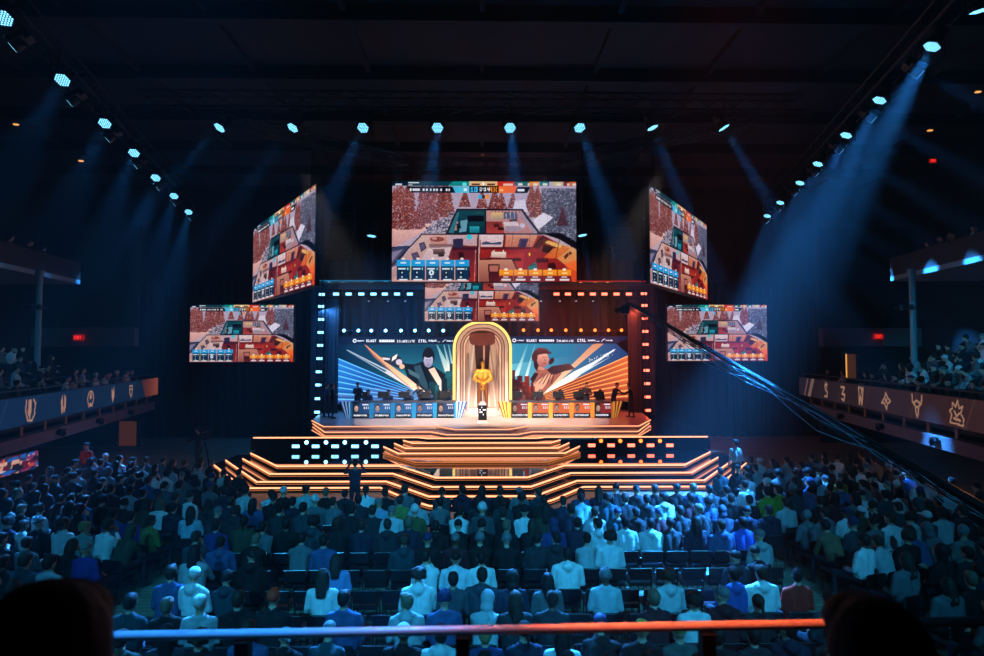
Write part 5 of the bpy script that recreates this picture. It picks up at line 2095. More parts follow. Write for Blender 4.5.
# players behind their desks with monitors
M_MON = mat('monitor_shell', (22, 22, 26), rough=.4)
mon = empty('monitor', (0, 0, 0))
MB().box((0, 0, .3), (.56, .035, .32)).build('monitor_back', M_MON, mon)
MB().tube((0, .0, .02), (0, 0, .25), .02, n=8).box((0, 0, .01), (.26, .2, .02)).build('monitor_stand', M_MON, mon)
b, hd, R = seated(lean=.08, arms='lap', tilt=-.1)
PM = b.mesh('seated_body', .021)
HM = hair_mesh('short', hd, R)
HP = MB()
for e in (-1, 1):
    HP.lathe([(.02, -.012), (.042, -.01), (.042, .01), (.02, .014)], (e * .095, 0, 0), n=12, M=Matrix.Rotation(PI / 2, 3, 'Y'))
HP.path([Vector((.1 * math.cos(t), 0, .125 * math.sin(t))) for t in [PI * i / 10 for i in range(11)]], .012, n=6)
for side, xs in ((-1, (350.5, 456)), (1, (509, 613))):
    X0, X1 = at(xs[0], 410, YDK).x, at(xs[1], 410, YDK).x
    for k in range(5):
        cx = X0 + (X1 - X0) * (k + .5) / 5
        j = k if side < 0 else 4 - k
        cname = 'blue' if side < 0 else 'orange'
        where = ['outermost', 'second', 'middle', 'fourth', 'innermost'][j]
        if not (k == 0 and side < 0 and False):
            o = bpy.data.objects.new('seated_person', PM)
            COL.objects.link(o)
            o.location = (cx + .12, YDK + 1.25, ZP)
            o.rotation_euler = (0, 0, PI)
            o.color = (*srgb(*((24, 50, 90) if side < 0 else (96, 30, 26))), 1)
            tag(o, 'seated player with headset behind the %s %s desk' % (where, cname), 'person', 'players behind the %s desks' % cname)
            h = bpy.data.objects.new('hair', HM)
            COL.objects.link(h)
            h.parent = o
            h.color = (*srgb(*BLK), 1)
            hp = HP.build('headset', M_MON, o)
            hp.location = hd + Vector((0, -.01, .01))
            c2 = copy_tree(CH)
            c2.location = (cx + .12, YDK + 1.27, ZP)
            c2.rotation_euler = (0, 0, PI)
            tag(c2, 'black chair behind the %s %s desk' % (where, cname), 'chair', 'chairs behind the player desks')
        m2 = mon if (side < 0 and k == 0) else copy_tree(mon)
        m2.location = (cx - .06, YDK + .62, ZP + TOPZ + .005)
        m2.rotation_euler = (0, 0, .12 * (k - 2))
        tag(m2, 'black monitor seen from behind on the %s %s desk' % (where, cname), 'monitor', 'monitors on the %s desks' % cname)

# ------------------------------------------------------------------ golden statue
def statue():
    b = Body()
    b.ell((0, 0, .95), (.2, .15, .16), 1)
    b.cap((-.06, 0, 1.0), (-.12, 0, 1.32), .13, .17, 0)
    b.cap((.06, 0, 1.0), (.12, 0, 1.32), .13, .17, 0)
    b.cap((-.2, 0, 1.45), (.2, 0, 1.45), .11, .11, 0)
    for e in (-1, 1):
        b.cap((e * .12, 0, .92), (e * .17, .02, .5), .135, .105, 1)
        b.cap((e * .17, .02, .5), (e * .2, .0, .1), .1, .075, 1)
        b.cap((e * .2, -.03, .06), (e * .23, .2, .05), .07, .055, 1)
        sh = V3(e * .3, 0, 1.44)
        el = V3(e * .42, .1, 1.16)
        wr = V3(e * .08, .3, 1.02)
        b.cap(sh, el, .1, .075, 0)
        b.cap(el, wr, .075, .055, 0)
        hand(b, wr, V3(-e * .6, .1, -.3), 0, 1.5)
        b.ell((e * .29, 0, 1.49), (.11, .12, .08), 0)
    b.cap((0, 0, 1.5), (0, .02, 1.66), .08, .07, 0)
    head(b, (0, .03, 1.73), 0, 0, 0, 1.05)
    b.ell((0, .0, 1.79), (.1, .125, .09), 0)
    return b.mesh('statue_body', .022, [M_GOLD, M_GOLD2], 1)


sy = YA - .45
sz = ZP + .40
o = bpy.data.objects.new('golden_statue', statue())
COL.objects.link(o)
hh = at(482.5, 360.5, sy).z - sz
o.location = (at(482.8, 380, sy).x, sy, sz)
o.rotation_euler = (0, 0, PI)
o.scale = (hh / 1.9 * .84, hh / 1.9, hh / 1.9)
tag(o, 'golden statue of a standing figure with hands joined at the chest inside the arch', 'statue')
b = MB()
b.lathe([(.05, 0), (.045, .5), (.03, 1.0)], (0, .3, .05), n=10)
b.build('statue_staff', M_GOLD, o)
# ================================================================== BALCONIES
M_BANN = picture_mat('banner_light', .42)
M_BANNR = picture_mat('banner_light_right', .36)
M_RAIL = mat('rail_steel', (70, 76, 84), rough=.35, metal=.8)


def emblem(c, u, v, s, kind, col, fx=1):
    P_ = lambda pts: [(u + a * s * fx, v + b * s) for a, b in pts]
    w = s * .2
    if kind == 0:      # sitting beast in a ring
        c.line(P_([(-.8, -.9), (-.9, 0), (-.5, .9), (.3, 1), (.8, .4)]), w, col)
        c.poly(P_([(-.4, -.9), (.1, -1), (.2, 0), (-.1, .9), (-.5, .3)]), col)
        c.line(P_([(.5, -.9), (.9, -.5), (.7, .3)]), w, col)
    elif kind == 1:    # two upright blades
        c.poly(P_([(-.6, -.3), (-.2, -1), (-.1, .9), (-.4, 1)]), col)
        c.poly(P_([(.2, -.9), (.6, -.6), (.5, .5), (.1, .9)]), col)
        c.line(P_([(-.2, .2), (.3, .8)]), w, col)
    elif kind == 2:    # face in a frame
        c.ring(u, v, s * .8, w, col)
        c.ell(u, v - s * .25, s * .3, s * .35, col)
        c.line(P_([(-.5, .9), (0, .5), (.5, .9)]), w, col)
    elif kind == 3:    # winged head
        c.poly(P_([(-.5, -.8), (.0, -.3), (.3, -1), (.5, .2), (0, 1), (-.4, .3)]), col)
    elif kind == 4:    # shield
        c.line(P_([(-.5, -.7), (.5, -.7), (.5, .2), (0, .8), (-.5, .2), (-.5, -.7)]), w, col)
        c.line(P_([(-.3, -.2), (.3, -.2)]), w, col)
    elif kind == 5:    # S-like knot
        c.line(P_([(.5, -.8), (-.4, -.6), (-.2, -.1), (.5, .2), (.3, .8), (-.5, .8)]), w * 1.3, col)
        c.line(P_([(-.1, -1), (.4, -.3)]), w, col)
    elif kind == 6:    # zed with a dot
        c.line(P_([(-.6, -.7), (.5, -.7), (-.3, .1), (.6, .1), (.2, .9), (-.4, .7)]), w * 1.3, col)
    elif kind == 7:    # tall W
        c.line(P_([(-.6, -1), (-.5, .9), (-.1, 0), (.2, .9), (.6, -1)]), w * 1.3, col)
        c.line(P_([(-.3, -1), (.3, -.9), (0, -.3)]), w, col)
    elif kind == 8:    # fist with wings
        c.line(P_([(-1, .3), (-.3, -.3), (0, -.8), (.4, -.3), (1, 0), (.3, .3), (.1, .9), (-.4, .3), (-1, .3)]), w, col)
        c.ell(u, v, s * .25, s * .25, col)
    elif kind == 9:    # horned bull
        c.line(P_([(-.9, -1), (-.8, -.3), (-.3, 0), (-.2, .7), (0, 1), (.2, .7), (.3, 0), (.8, -.3), (.9, -1)]), w, col)
        c.line(P_([(-.5, -.3), (0, -.5), (.5, -.3)]), w, col)
        c.line(P_([(-.25, .1), (.25, .1)]), w, col)
    elif kind == 10:   # spiked creature
        c.line(P_([(-1, .9), (-.7, .2), (-1, -.1), (-.6, -.3), (-.6, -.8), (-.1, -.5), (.2, -1), (.4, -.4), (.9, -.6), (.6, 0), (1, .4), (.9, 1), (-.2, .9), (-1, .9)]), w * .8, col)
        c.line(P_([(-.3, -.1), (0, .3), (.4, .0)]), w, col)
        c.line(P_([(-.4, .5), (.5, .6)]), w, col)


def sideline(px0, yt0, yb0, px1, yt1, yb1, hgt):
    """far and near end of a fascia band from its heights in view"""
    d0 = hgt * FPX / (yb0 - yt0)
    d1 = hgt * FPX / (yb1 - yt1)
    a, b = at(px0, yt0, d0), at(px1, yt1, d1)
    return a, b


BAL = {}
for side, nm in ((-1, 'left'), (1, 'right')):
    if side < 0:
        a, b = sideline(158, 379.8, 396, 0, 399.2, 429, .85)        # far, near
        a0, b0 = Vector((a.x, a.y, 3.62)), Vector((b.x, b.y, 3.62))
    else:
        a, b = sideline(799, 376.5, 393.6, 984, 397.5, 430.5, .85)
        a0, b0 = Vector((a.x, a.y, 3.70)), Vector((b.x, b.y, 3.70))
    d = (a0 - b0)
    d.z = 0
    L = d.length
    d.normalize()
    near = b0 - d * 5.0
    Lt = (a0 - near).length
    out = Vector((side * abs(d.y), -side * d.x if True else 0, 0))
    out = Vector((d.y, -d.x, 0)) if side > 0 else Vector((-d.y, d.x, 0))
    if out.x * side < 0:
        out = -out
    zt_ = a0.z
    e = empty('balcony', near.lerp(a0, .5), 'long %s balcony with a lit emblem banner along its front' % nm, 'balcony')
    bpy.context.view_layer.update()
    o_ = e.location.copy()

    def seg(mb, p, q, w0, w1, z0, z1, m=0):
        """solid between inner line p-q pushed outward from w0 to w1, heights z0..z1"""
        P4 = [p + out * w0, q + out * w0, q + out * w1, p + out * w1]
        vs = [(v.x - o_.x, v.y - o_.y, z - o_.z) for z in (z0, z1) for v in P4]
        mb.add(vs, [(0, 1, 2, 3), (4, 5, 6, 7), (0, 1, 5, 4), (1, 2, 6, 5), (2, 3, 7, 6), (3, 0, 4, 7)], m)
        return mb

    seg(MB(), near, a0, .06, .22, zt_ - .86, zt_).build('banner_backing', M_METAL, e)
    seg(MB(), near, a0, .3, 5.6, zt_ - 1.05, zt_ - .88).build('balcony_floor', M_CONC, e)
    seg(MB(), near, a0, .12, .5, zt_ - 1.62, zt_ - 1.24).build('lower_fascia', M_MAUVE, e)
    seg(MB(), near, a0, .5, 5.6, zt_ - 1.62, zt_ - 1.5).build('balcony_soffit', M_WALL, e)
    n = 13
    for k in range(n):
        p = near.lerp(a0, (k + .5) / n)
        q = p - o_
        MB().box((q.x + out.x * .3, q.y + out.y * .3, -1.13 + zt_ - o_.z), (.07, .12, .36)).build('banner_bracket', mat('bracket_orange_lit', (170, 110, 80), rough=.5), e)  # orange light on the supports is put into this colour
    # rail on top
    rb = MB()
    r0, r1 = near - o_, a0 - o_
    rb.tube(r0 + out * .2 + V3(0, 0, .18), r1 + out * .2 + V3(0, 0, .18), .022)
    for k in range(15):
        q = r0.lerp(r1, k / 14) + out * .2
        rb.tube(q, q + V3(0, 0, .18), .014, n=6)
    rb.build('balcony_rail', M_RAIL, e)
    # banner picture: u from near end (0) to far end
    c = Canvas(620, 40, 0, 0, Lt, .86, (22, 58, 96) if side < 0 else (66, 46, 54))
    if side < 0:
        c.put(np.ones_like(c.U, bool), (18, 66, 122), (30, 42, 62), 'u')
        c.poly([(Lt - 2.6, 0), (Lt, 0), (Lt, .86), (Lt - 2, .86)], (96, 44, 36), (190, 96, 70), 'u')
        for t in (.25, .34, .52, .66, .8):
            c.line([(Lt * t, .86), (Lt * t + .5, 0)], .03, (96, 140, 180), .5)
        spots_ = [(67 / 5.465 * 0 + 31, 0), (64, 1), (91, 2), (113, 3), (131, 4)]
        col = (236, 176, 150)
    else:
        c.put(np.ones_like(c.U, bool), (88, 54, 54), (56, 44, 56), 'u')
        for t in (.1, .3, .45, .62, .75, .86):
            c.line([(Lt * t, .86), (Lt * t - .5, 0)], .04, (150, 110, 104), .5)
        c.poly([(Lt - 2.2, 0), (Lt - 1.8, 0), (Lt - 1.2, .86), (Lt - 1.6, .86)], (170, 130, 120))
        c.poly([(Lt - 1.4, 0), (Lt - 1.2, 0), (Lt - .7, .86), (Lt - .9, .86)], (150, 110, 104))
        spots_ = [(826, 5), (843, 6), (861, 7), (885.5, 8), (916.5, 9), (956, 10)]
        col = (246, 184, 150)
    for px, kind in spots_:
        # find distance along the line whose projection lands at px
        best = min(range(400), key=lambda t: abs(project(near.lerp(a0, t / 399))[0] - px))
        u = Lt * best / 399
        emblem(c, u, .43, .33, kind, col, -side)
    p0, p1 = (near, a0) if side > 0 else (near, a0)
    lo, hi = Vector((0, 0, -.86)), Vector((0, 0, 0))
    if side < 0:
        A, B = near + lo, a0 + lo
    else:
        c.a = c.a[:, ::-1]
        A, B = a0 + lo, near + lo
    place_panel(c.mesh('banner_picture'), 'banner_picture', M_BANN if side < 0 else M_BANNR, A, B, A + V3(0, 0, .86), e)
    BAL[side] = (near, a0, out, zt_, d)
    # hanging small lamps under the fascia
    for k, t in enumerate((.38, .56, .74) if side > 0 else (.45, .62, .8)):
        p = near.lerp(a0, t)
        le = empty('rail_spotlight', (p.x + out.x * .02, p.y, zt_ - 1.42), 'small black spotlight clamped under the %s balcony banner, %s from the camera' % (nm, ORD[k]), 'spotlight', 'clamped spotlights under the balconies')
        MB().lathe([(.06, -.16), (.11, -.1), (.1, .12), (.05, .16)], n=12, M=Matrix.Rotation(1.1, 3, 'X')).build('lamp_body', M_METAL, le)
        MB().box((0, 0, .12), (.28, .05, .03)).box((-.13, 0, .02), (.02, .05, .2)).box((.13, 0, .02), (.02, .05, .2)).build('lamp_bracket', M_METAL, le)

# balcony risers and their people
for side, nm in ((-1, 'left'), (1, 'right')):
    near, a0, out, zt_, d = BAL[side]
    zf_ = zt_ - .88
    steps = MB()
    rows = 5
    ang = math.atan2(d.y, d.x)
    far = a0 - d * 5.2
    for r in range(rows):
        w0 = 1.3 + r * .95
        P4 = [near + out * w0, far + out * w0, far + out * 6.2, near + out * 6.2]
        z0, z1 = zf_ + .38 * r, zf_ + .38 * (r + 1)
        vs = [(v.x, v.y, z) for z in (z0, z1) for v in P4]
        steps.add(vs, [(0, 1, 2, 3), (4, 5, 6, 7), (0, 1, 5, 4), (1, 2, 6, 5), (2, 3, 7, 6), (3, 0, 4, 7)])
    tag(steps.build('seating_riser', M_CONC), 'stepped seating riser rising behind the %s balcony front' % nm, 'seating')
    # glass-like rail between upper rows and the cross aisle
    rr = MB()
    p0, p1 = near + out * 1.25, far + out * 1.25
    for k in range(12):
        q = p0.lerp(p1, k / 11)
        rr.tube((q.x, q.y, zf_ + .38), (q.x, q.y, zf_ + 1.25), .018, n=6)
    for h in (.55, .75, .95, 1.25):
        rr.tube((p0.x, p0.y, zf_ + h), (p1.x, p1.y, zf_ + h), .012, n=6)
    tag(rr.build('aisle_railing', M_RAIL), 'metal railing between aisle and raised seats of the %s balcony' % nm, 'railing')
    n_ = 0
    face = ang - PI / 2 + (-.0)
    for r in range(-1, rows):
        w0 = (.72 if r < 0 else 1.3 + r * .95 + .45)
        zz = zf_ + .02 if r < 0 else zf_ + .38 * (r + 1)
        tot = (far - near).length + (3.8 if r < 0 else 0)
        k = 0
        s_ = .4
        ctr = 0
        while s_ < tot:
            p = near + d * s_ + out * w0
            px, py = project((p.x, p.y, zz + 1.2))
            s_ += .58
            if px < -8 or px > 992:
                continue
            if abs(px - (38.5 if side < 0 else 914)) < 9 and 1 < r:
                continue
            dens = (.82 if side > 0 else .5) if r >= 0 else .55
            if side < 0 and r > 2:
                dens = .25
            if RNG.random() > dens:
                continue
            pose = int(RNG.choice(8))
            t = TOPS[int(RNG.integers(4, 7))] if RNG.random() < (.5 if r >= 0 else .12) else pick(TOPS)
            hk = HAIRS[int(RNG.choice(9, p=HAIR_P))]
            hc = pick(CAPC if hk in ('cap', 'backcap', 'beanie') else HAIRC)
            o = bpy.data.objects.new('seated_person', LOW[pose][0])
            COL.objects.link(o)
            fr = math.atan2(28 - p.y, 0 - p.x) - PI / 2
            o.location = (p.x, p.y, zz - .0)
            o.rotation_euler = (0, 0, fr)
            o.color = (*srgb(*t[1]), 1)
            h = bpy.data.objects.new('hair' if hk in ('short', 'curly', 'long', 'bun', 'ponytail') else ('hood' if hk == 'hoodup' else 'cap'), LOW[pose][1][hk])
            COL.objects.link(h)
            h.parent = o
            h.color = (*srgb(*hc[1]), 1)
            ht = HAIR_TXT[hk]
            tag(o, 'person in %s top with %s, %s in %s %s balcony row' % (t[0], ht, nth(ctr), ORD[r + 1], nm), 'person', 'audience on the %s balcony' % nm)
            q = copy_tree(CH)
            q.location = (p.x, p.y, zz)
            q.rotation_euler = (0, 0, fr)
            tag(q, 'black seat on the %s balcony, %s row, %s from the camera' % (nm, ORD[r + 1], nth(ctr)), 'chair', 'seats on the %s balcony' % nm)
            ctr += 1
# two standing people on the left balcony, one on the right
near, a0, out, zt_, d = BAL[-1]
for (px, tt, lab, top) in ((84, .6, 'person in a pale shirt standing at the left balcony rail with folded arms', (200, 214, 220)), (76, .56, 'person in a grey top standing beside the pale shirt on the left balcony', (130, 150, 160))):
    best = min(range(400), key=lambda t: abs(project(near.lerp(a0, t / 399) + out * .7)[0] - px))
    p = near.lerp(a0, best / 399) + out * .75
    stand_person((p.x, p.y, zt_ - .88), -.9, top, 'short', BLK, lab, 'folded', s=.92)

# upper balconies, pillars, exits, rear gallery wall
for side, nm in ((-1, 'left'), (1, 'right')):
    if side < 0:
        f_, n2 = Vector((-19.6, 29.5, 8.25)), Vector((-16.8, 10, 8.25))
    else:
        f_, n2 = Vector((19.0, 27.5, 8.3)), Vector((16.2, 10, 8.3))
    dd = (f_ - n2).normalized()
    ou = Vector((abs(dd.y) * side, 0, 0))
    b = MB()
    vs = [(v.x, v.y, z) for z in (8.25, 8.45) for v in (n2, f_, f_ + ou * 4.2, n2 + ou * 4.2)]
    b.add(vs, [(0, 1, 2, 3), (4, 5, 6, 7), (0, 1, 5, 4), (1, 2, 6, 5), (2, 3, 7, 6), (3, 0, 4, 7)])
    e = b.build('upper_balcony', mat('soffit_paint', (150, 170, 176), rough=.7))
    tag(e, 'dark upper balcony with a pale underside high on the %s side' % nm, 'balcony')
    b = MB()
    vs = [(v.x, v.y, z) for z in (8.45, 9.3) for v in (n2, f_, f_ + ou * .15, n2 + ou * .15)]
    b.add(vs, [(0, 1, 2, 3), (4, 5, 6, 7), (0, 1, 5, 4), (1, 2, 6, 5), (2, 3, 7, 6), (3, 0, 4, 7)])
    b.build('balcony_front', mat('brown_front', (60, 40, 36), rough=.7), e)
    for k in range(26):
        p = n2.lerp(f_, .15 + .8 * (k + RNG.random() * .4) / 26) + ou * (.7 + .9 * (k % 2))
        px, py = project((p.x, p.y, 9.6))
        if px < 0 or px > 984:
            continue
        pose = int(RNG.choice(8))
        o = bpy.data.objects.new('seated_person', LOW[pose][0])
        COL.objects.link(o)
        o.location = (p.x, p.y, 8.46 + .35 * (k % 2))
        o.rotation_euler = (0, 0, side * 1.1)
        t = pick(TOPS)
        o.color = (*srgb(*t[1]), 1)
        h = bpy.data.objects.new('hair', LOW[pose][1]['short'])
        COL.objects.link(h)
        h.parent = o
        h.color = (*srgb(*BLK), 1)
        tag(o, 'person in %s top in the dim %s upper balcony, %s from the camera' % (t[0], nm, nth(k)), 'person', 'audience in the upper balconies')
    pp = at(38.5, 320, 24.5) if side < 0 else at(913, 320, 23.5)
    z0 = 3.1
    tag(MB().tube((pp.x, pp.y, z0), (pp.x, pp.y, 8.25), .11, n=14).tube((pp.x, pp.y, 8.05), (pp.x, pp.y, 8.25), .16, n=14).build('steel_pillar', mat('pillar_paint', (130, 150, 156), rough=.5)),
        'round steel pillar holding up the %s upper balcony' % nm, 'pillar')
    q = at(38, 308, 24.3) if side < 0 else at(906, 308, 23.3)
    le = empty('pillar_lamp', q, 'small lamp cluster clamped to the %s steel pillar' % nm, 'lamp')
    MB().box((0, 0, 0), (.8, .05, .05)).build('lamp_bar', M_RAIL, le)
    for xx in (-.2, .12):
        MB().lathe([(.08, -.1), (.1, .08), (.04, .12)], (xx, -.08, .02), n=10).build('lamp_body', M_RAIL, le)

# far end walls beside the balconies with exit signs and doorways
M_EXIT = mat('exit_red', (60, 6, 6), emit=(255, 50, 36), strength=1.0)


def exit_sign(px, py, Y, lab, s=1.0):
    p = at(px, py, Y)
    e = empty('exit_sign', p, lab, 'exit sign')
    MB().box((0, .05, 0), (.52 * s, .08, .3 * s)).build('sign_box', mat('sign_dark', (60, 8, 8), rough=.5, emit=(190, 16, 16), strength=.5), e)
    for k, ch in enumerate('EXIT'):
        b = MB()
        g = GLY[ch]
        w_ = len(g[0])
        x0 = (-.18 + [0, .11, .205, .27][k]) * s
        for r, row in enumerate(g):
            for c_, v in enumerate(row):
                if v == '1':
                    b.box((x0 + c_ * .028 * s, -.0, (.075 - r * .036) * s), (.028 * s, .02, .036 * s))
        b.build('sign_letter', M_EXIT, e)


for side, nm in ((-1, 'left'), (1, 'right')):
    Yw = 32.5
    x0 = -13.4 if side < 0 else 18.4
    a = at(158 if side < 0 else 800, 380, Yw).x
    b_ = side * (RX - .02)
    xc, wd = (a + b_) / 2 + side * .6, abs(a - b_) - 1.2
    o = MB().box((xc, Yw + .2, 2.6), (wd, .3, 5.2)).box((xc, Yw + .2, 9), (wd, .3, 5.6)).build('wall_' + ('far_left' if side < 0 else 'far_right'), M_WALL)
    struct(o)
    o = MB().box((xc, Yw + .02, 5.75), (wd, .4, 1.0)).build('trim_1' if side < 0 else 'trim_2', M_MAUVE)
    struct(o)
exit_sign(78, 337.5, 32.1, 'glowing red exit sign on the far wall above the left balcony')
exit_sign(879, 336.5, 32.1, 'glowing red exit sign on the far wall above the right balcony')
exit_sign(933.5, 160.5, 26, 'small glowing red exit sign high on the dark right side', .55)
# doorways; their warm light is a weak glow put into the leaves
for (x0, x1, y0, y1, Y, lab, col, st) in ((845, 857, 354, 378, 32.25, 'doorway with a warm yellow light strip behind the right balcony', (255, 176, 80), .55),
                                          (118, 137, 421, 446, 30.5, 'dim orange-lit doorway under the left balcony', (150, 84, 50), .12)):
    A, B, C = rect3(x0, y0, x1, y1, Y)
    w_, h_ = B.x - A.x, C.z - A.z
    e = empty('lit_doorway', ((A.x + B.x) / 2, Y, A.z), lab, 'doorway')
    MB().box((-w_ / 2 - .06, 0, h_ / 2), (.1, .2, h_ + .1)).box((w_ / 2 + .06, 0, h_ / 2), (.1, .2, h_ + .1)).box((0, 0, h_ + .05), (w_ + .2, .2, .1)).build('door_frame', M_WALL, e)
    MB().box((0, .08, h_ / 2), (w_, .03, h_)).build('door_leaf', mat('door_wood_glow', (150, 96, 60), rough=.6, emit=(160, 90, 50), strength=.12), e)
    if st > .3:
        MB().box((-w_ / 2 + .07, .02, h_ / 2), (.12, .04, h_)).build('light_strip', mat('door_light', (40, 30, 10), emit=col, strength=.9), e)

# small warm lamps far in the dark sides
M_SM = mat('small_warm', (40, 30, 10), emit=(255, 170, 90), strength=1.2)
for k, (px, py, Y, lab) in enumerate(((16, 124.5, 22, 'tiny warm lamp high in the dark left side'), (978, 92, 20, 'tiny warm lamp high near the right edge'),
                                      (930, 130.5, 22, 'tiny warm lamp under the second pair of right truss lights'), (81, 161, 24, 'faint tiny lamp left of the third truss pair'))):
    e = empty('house_lamp', at(px, py, Y), lab, 'lamp')
    MB().lathe([(.03, .1), (.09, .05), (.1, .02)], n=10).build('lamp_housing', M_METAL, e)
    MB().box((0, 0, 0), (.16, .1, .035)).build('lamp_bulb', M_SM, e)

# ------------------------------------------------------------------ camera crane with cables
M_CRANE = mat('crane_black', (14, 14, 17), rough=.45, metal=.5)
p0, p1 = at(628, 303, 22.5), at(800, 402, 17.0)
p2 = at(985, 497, 13.5)
p2.z = p1.z + (p1.z - p0.z) * ((p2 - p1).length / (p1 - p0).length)
tail = p1 + (p1 - p0) * .85
e = empty('camera_crane', tail, 'long black camera crane arm slanting down to the right in front of the right screen', 'crane')
bpy.context.view_layer.update()
q0, q1 = p0 - tail, V3(0, 0, 0)
b = MB().tube(q0, q1, .055, .13, n=6)
lattice(b, q0 + V3(0, 0, -.06), q1 + V3(0, 0, -.1), w=.2, r=.015, step=.7)
b.build('crane_arm', M_CRANE, e)
MB().box(q0 + V3(-.15, 0, -.25), (.3, .36, .32)).tube(q0 + V3(-.3, -.1, -.25), q0 + V3(-.5, -.25, -.28), .08, .1, n=12).tube(q0, q0 + V3(-.12, 0, -.2), .05).build('crane_camera', M_CRANE, e)
tb = tail.z
MB().tube((0, 0, -.1), (0, 0, -tb + .15), .09, n=10).box((0, 0, -tb + .1), (1.2, 1.2, .16)).build('crane_pedestal', M_CRANE, e)
MB().box((.5, -.8, -.15), (.5, .5, .5)).build('crane_counterweight', M_CRANE, e)
M_CAB = mat('cable_blue_lit', (150, 190, 210), rough=.35)  # blue light on the cables is put into their colour
mids = [(680, 338), (705, 356), (726, 372), (760, 382), (800, 403), (850, 424), (905, 452), (950, 484)]
for k in range(4):
    pts = []
    for t in range(15):
        f = t / 14
        base = q0.lerp(q1, .16 + f * .84)
        sag = (.1 + .1 * k) * math.sin(f * PI * (3 if k % 2 else 2)) ** 2
        pts.append(base + V3(-.03 * k, -.12, .05 - sag - .05 * k))
    MB().path(pts, .011, n=5).build('crane_cable', M_CAB, e)

# ------------------------------------------------------------------ crew desk / camera stand at the left wing
e = empty('camera_tripod', (at(205, 452, 25.5).x, 25.5, 0), 'broadcast camera on a tripod at the left end of the stage steps', 'camera')
MB().tube((0, 0, 1.2), (-.4, -.3, 0), .025).tube((0, 0, 1.2), (.4, -.3, 0), .025).tube((0, 0, 1.2), (0, .45, 0), .025).build('tripod_legs', M_CRANE, e)
MB().box((0, 0, 1.45), (.25, .5, .3)).tube((0, -.25, 1.45), (0, -.5, 1.45), .08, .1, n=12).box((0, .3, 1.55), (.18, .12, .16)).build('camera_body', M_CRANE, e)
stand_person((at(197, 452, 26).x, 26.1, 0), PI / 2, BLK, 'short', BLK, 'dark dressed camera operator standing at the left end of the stage steps', 'reach')

# ================================================================== BALCONY OF THE PHOTOGRAPHER
M_RAILF = mat('front_rail', (150, 150, 156), rough=.4, metal=.2)
pA, pB = at(40, 637.5, 2.05), at(850, 623.5, 2.05)
zl = (pA.z + pB.z) / 2
e = empty('front_railing', (0, 2.05, 3.3), 'dark metal hand rail across the bottom of the view catching blue and orange light', 'railing')
dxy = pB - pA
MB().tube(pA - dxy * .25 - e.location, pB + dxy * .3 - e.location, .0155, n=20).build('hand_rail', M_RAILF, e, smooth=True)
for px in (240, 458, 704):
    f = (px - 40) / 810
    p = pA.lerp(pB, f) - e.location
    MB().box((p.x, p.y, p.z / 2 - .01), (.045, .045, p.z - .02)).build('rail_post', M_CRANE, e)
o = MB().box((0, -1.25, 3.2), (16, 6.8, .2)).build('floor_2', M_CONC)
struct(o)

b, hd, R = seated(lean=0, arms='lap', yaw=.35, tilt=.1)
FB = b.mesh('seated_body', .011, smooth=3)
FH = hair_mesh('short', hd, R, .009)
b2, hd2, R2 = seated(lean=0, arms='lap', wide=1.1, yaw=-.1)
FB2 = b2.mesh('seated_body', .011, smooth=3)
FH2 = hair_mesh('short', hd2, R2, .009)
for (me, hm, hdv, px, py, Y, lab, sc) in ((FB, FH, hd, 46, 577, .95, 'dark silhouette of a short-haired person sitting at the lower left corner', 1.12),
                                         (FB2, FH2, hd2, 872, 592, 1.15, 'dark silhouette of a round-headed person sitting at the lower right', 1.0)):
    top = at(px, py, Y)
    o = bpy.data.objects.new('seated_person', me)
    COL.objects.link(o)
    o.scale = (sc, sc, sc)
    o.location = (top.x, Y - hdv.y * sc, top.z - (hdv.z + .135) * sc)
    o.color = (*srgb(26, 26, 32), 1)
    tag(o, lab, 'person', None)
    h = bpy.data.objects.new('hair', hm)
    COL.objects.link(h)
    h.parent = o
    h.color = (*srgb(18, 15, 15), 1)
    zc_ = o.location.z
    q = copy_tree(CH)
    q.location = (o.location.x, o.location.y, max(zc_, 3.3))
    q.rotation_euler = (0, 0, 0)
    tag(q, 'black chair under the %s foreground person' % ('left' if px < 400 else 'right'), 'chair')
    print('front person base z', zc_)
HAZE_D = 0.0011
POW = 24.0
AUD = 1.3
STG = 3.0
BEAMP = 120000
# ================================================================== LIGHT AND HAZE
w = bpy.data.worlds.new('night')
SC.world = w
w.use_nodes = True
w.node_tree.nodes['Background'].inputs[0].default_value = (0.0, 0.0, 0.0, 1)
w.node_tree.nodes['Background'].inputs[1].default_value = 0.0

wn = w.node_tree
v_ = wn.nodes.new('ShaderNodeVolumeScatter')       # thin even haze in the air of the hall
v_.inputs['Density'].default_value = HAZE_D
v_.inputs['Color'].default_value = (.9, .95, 1, 1)
v_.inputs['Anisotropy'].default_value = 0.0
wn.links.new(v_.outputs[0], wn.nodes['World Output'].inputs['Volume'])

BLUE = (.03, .3, 1.0)
for (p, tgt, side, k, typ) in WASH:
    d = (Vector(tgt) - p).normalized()
    if typ == 0:
        e = (7500, 5600, 4200, 3200, 2500, 2200, 2000)[k] if side > 0 else (500, 500, 700, 900, 1100, 1400, 1700)[k]
        spot('wash_beam', p + d * .03, tgt, e * POW, BLUE, 19, .9, .12)
    elif typ == 1:
        e = 900 if side > 0 else 200
        spot('wash_beam', p + d * .03, tgt, e * POW, BLUE, 12, .7, .12)
    elif typ == 2:
        spot('wash_beam', p + d * .03, tgt, (1500, 1200, 2600, 3600, 3600, 4000, 3000, 3600)[k] * POW, BLUE, 10, .7, .12)
    else:
        spot('wash_beam', p + d * .03, tgt, 1500 * POW, BLUE, 9, .6, .1)

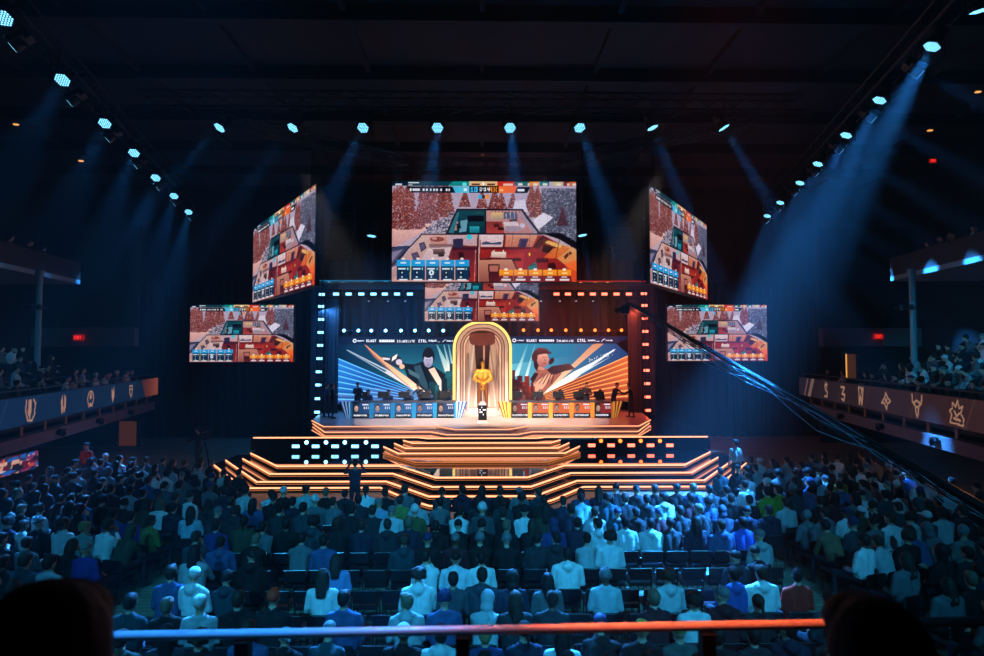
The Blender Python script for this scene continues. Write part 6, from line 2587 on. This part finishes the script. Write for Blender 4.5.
# audience light: cyan floods on the rear house truss (behind and above the photographer)
for (x, tx, e, a) in ((-9, -1.5, 1.0, 40), (9, 1.5, 1.15, 40), (0, 0, .5, 48), (-7, -9.5, .42, 26), (7, 9.5, .55, 26)):
    spot('audience_flood', (x, -3.5, 13.5), (tx, 13.5 if abs(tx) < 5 else 16.5, 0), 5200 * e * AUD, (.03, .48, .95), a, 1.0, .25)
for sx in (-1, 1):
    spot('balcony_flood', (sx * 4, -2, 13), (sx * 18.5, 21, 5), 5000 * AUD * (2.2 if sx > 0 else 1.0), (.02, .5, 1.0), 18, .9, .2)

# spots added above the small lamps to imitate their lens streaks and glow
for n_, (loc, kind) in enumerate(BEAMS):
    if kind < 2:
        col = (.08, .5, 1.0) if kind == 0 else (1.0, .22, .04)
        p = loc + Vector((-.02, -.16, .1))
        spot('star_streak', p, p + Vector((-.3, -.02, 1)), BEAMP, col, 3.5, .6, .02)

# stage key lights from the cross truss
for x in (-6, -2, 2, 6):
    spot('stage_key', (x, 19.4, 11.2), (x * .55, 30.2, 1.6), 5200 * STG, (1, .86, .76), 26, .8, .2)
for sx in (-1, 1):
    spot('arch_fill_high', (sx * 3.3, 27.2, 7.5), (0, 32.5, 3.9), 200 * STG, (1, .84, .68), 52, .7, .15)  # spot added under the big screen to brighten the arch
    spot('arch_fill_low', (sx * 1.3, 29.0, 1.75), (0, 32.2, 5.4), 260 * STG, (1, .82, .66), 44, .8, .1)  # added from below to brighten the upper arch
# area lights added to spread blue and red over the set
soft('blue_fill', (-7.2, 31.0, 7.2), 90 * STG, (.05, .3, 1), (5, .3), (-5, 33, 2))
soft('red_fill', (7.2, 31.0, 7.2), 90 * STG, (1, .1, .04), (5, .3), (5, 33, 2))

SC.view_settings.view_transform = 'Standard'
SC.view_settings.look = 'None'
SC.view_settings.exposure = 0
SC.view_settings.gamma = 1
SC.view_settings.use_curve_mapping = False
SC.cycles.use_denoising = True
SC.cycles.max_bounces = 5
SC.cycles.diffuse_bounces = 2
SC.cycles.glossy_bounces = 3
SC.cycles.volume_bounces = 0
SC.cycles.transparent_max_bounces = 8
SC.cycles.sample_clamp_indirect = 4
SC.cycles.use_light_tree = True

for sx, c_ in ((-1, (.04, .3, 1)), (1, (1, .1, .04))):
    soft('curtain_fill', (sx * 5.2, 34.2, 5.3), 160 * STG, c_, (6, .3), (sx * 5.2, 36.4, 9.5))  # added to tint the middle curtain blue and red
    soft('tower_fill', (sx * 8.6, 30.4, 5.5), 22 * STG, c_, (.3, 6), (sx * 8.7, 32.7, 5.3))  # added in place of strobe spill on the scenery flats
# spots added above the front rail in place of reflected stage colour
spot('rail_fill', (-1.1, 2.05, 8.2), (-1.1, 2.05, 4), 4200, (.03, .3, 1), 34, 1, .05)
spot('rail_fill', (1.0, 2.05, 8.2), (.75, 2.05, 4), 4500, (1, .12, .03), 18, 1, .05)
spot('rail_fill', (.1, 2.05, 8.2), (.1, 2.05, 4), 700, (1, .25, .2), 22, 1, .05)
# dim warm house lamps under the side balconies
for sx in (-1, 1):
    l = bpy.data.lights.new('under_balcony_lamp', 'POINT')
    l.energy = 40
    l.color = (1, .35, .12)
    l.shadow_soft_size = .15
    o_ = bpy.data.objects.new('under_balcony_lamp', l)
    COL.objects.link(o_)
    o_.location = (sx * 15.5, 18, 1.95)
SC.render.film_transparent = False
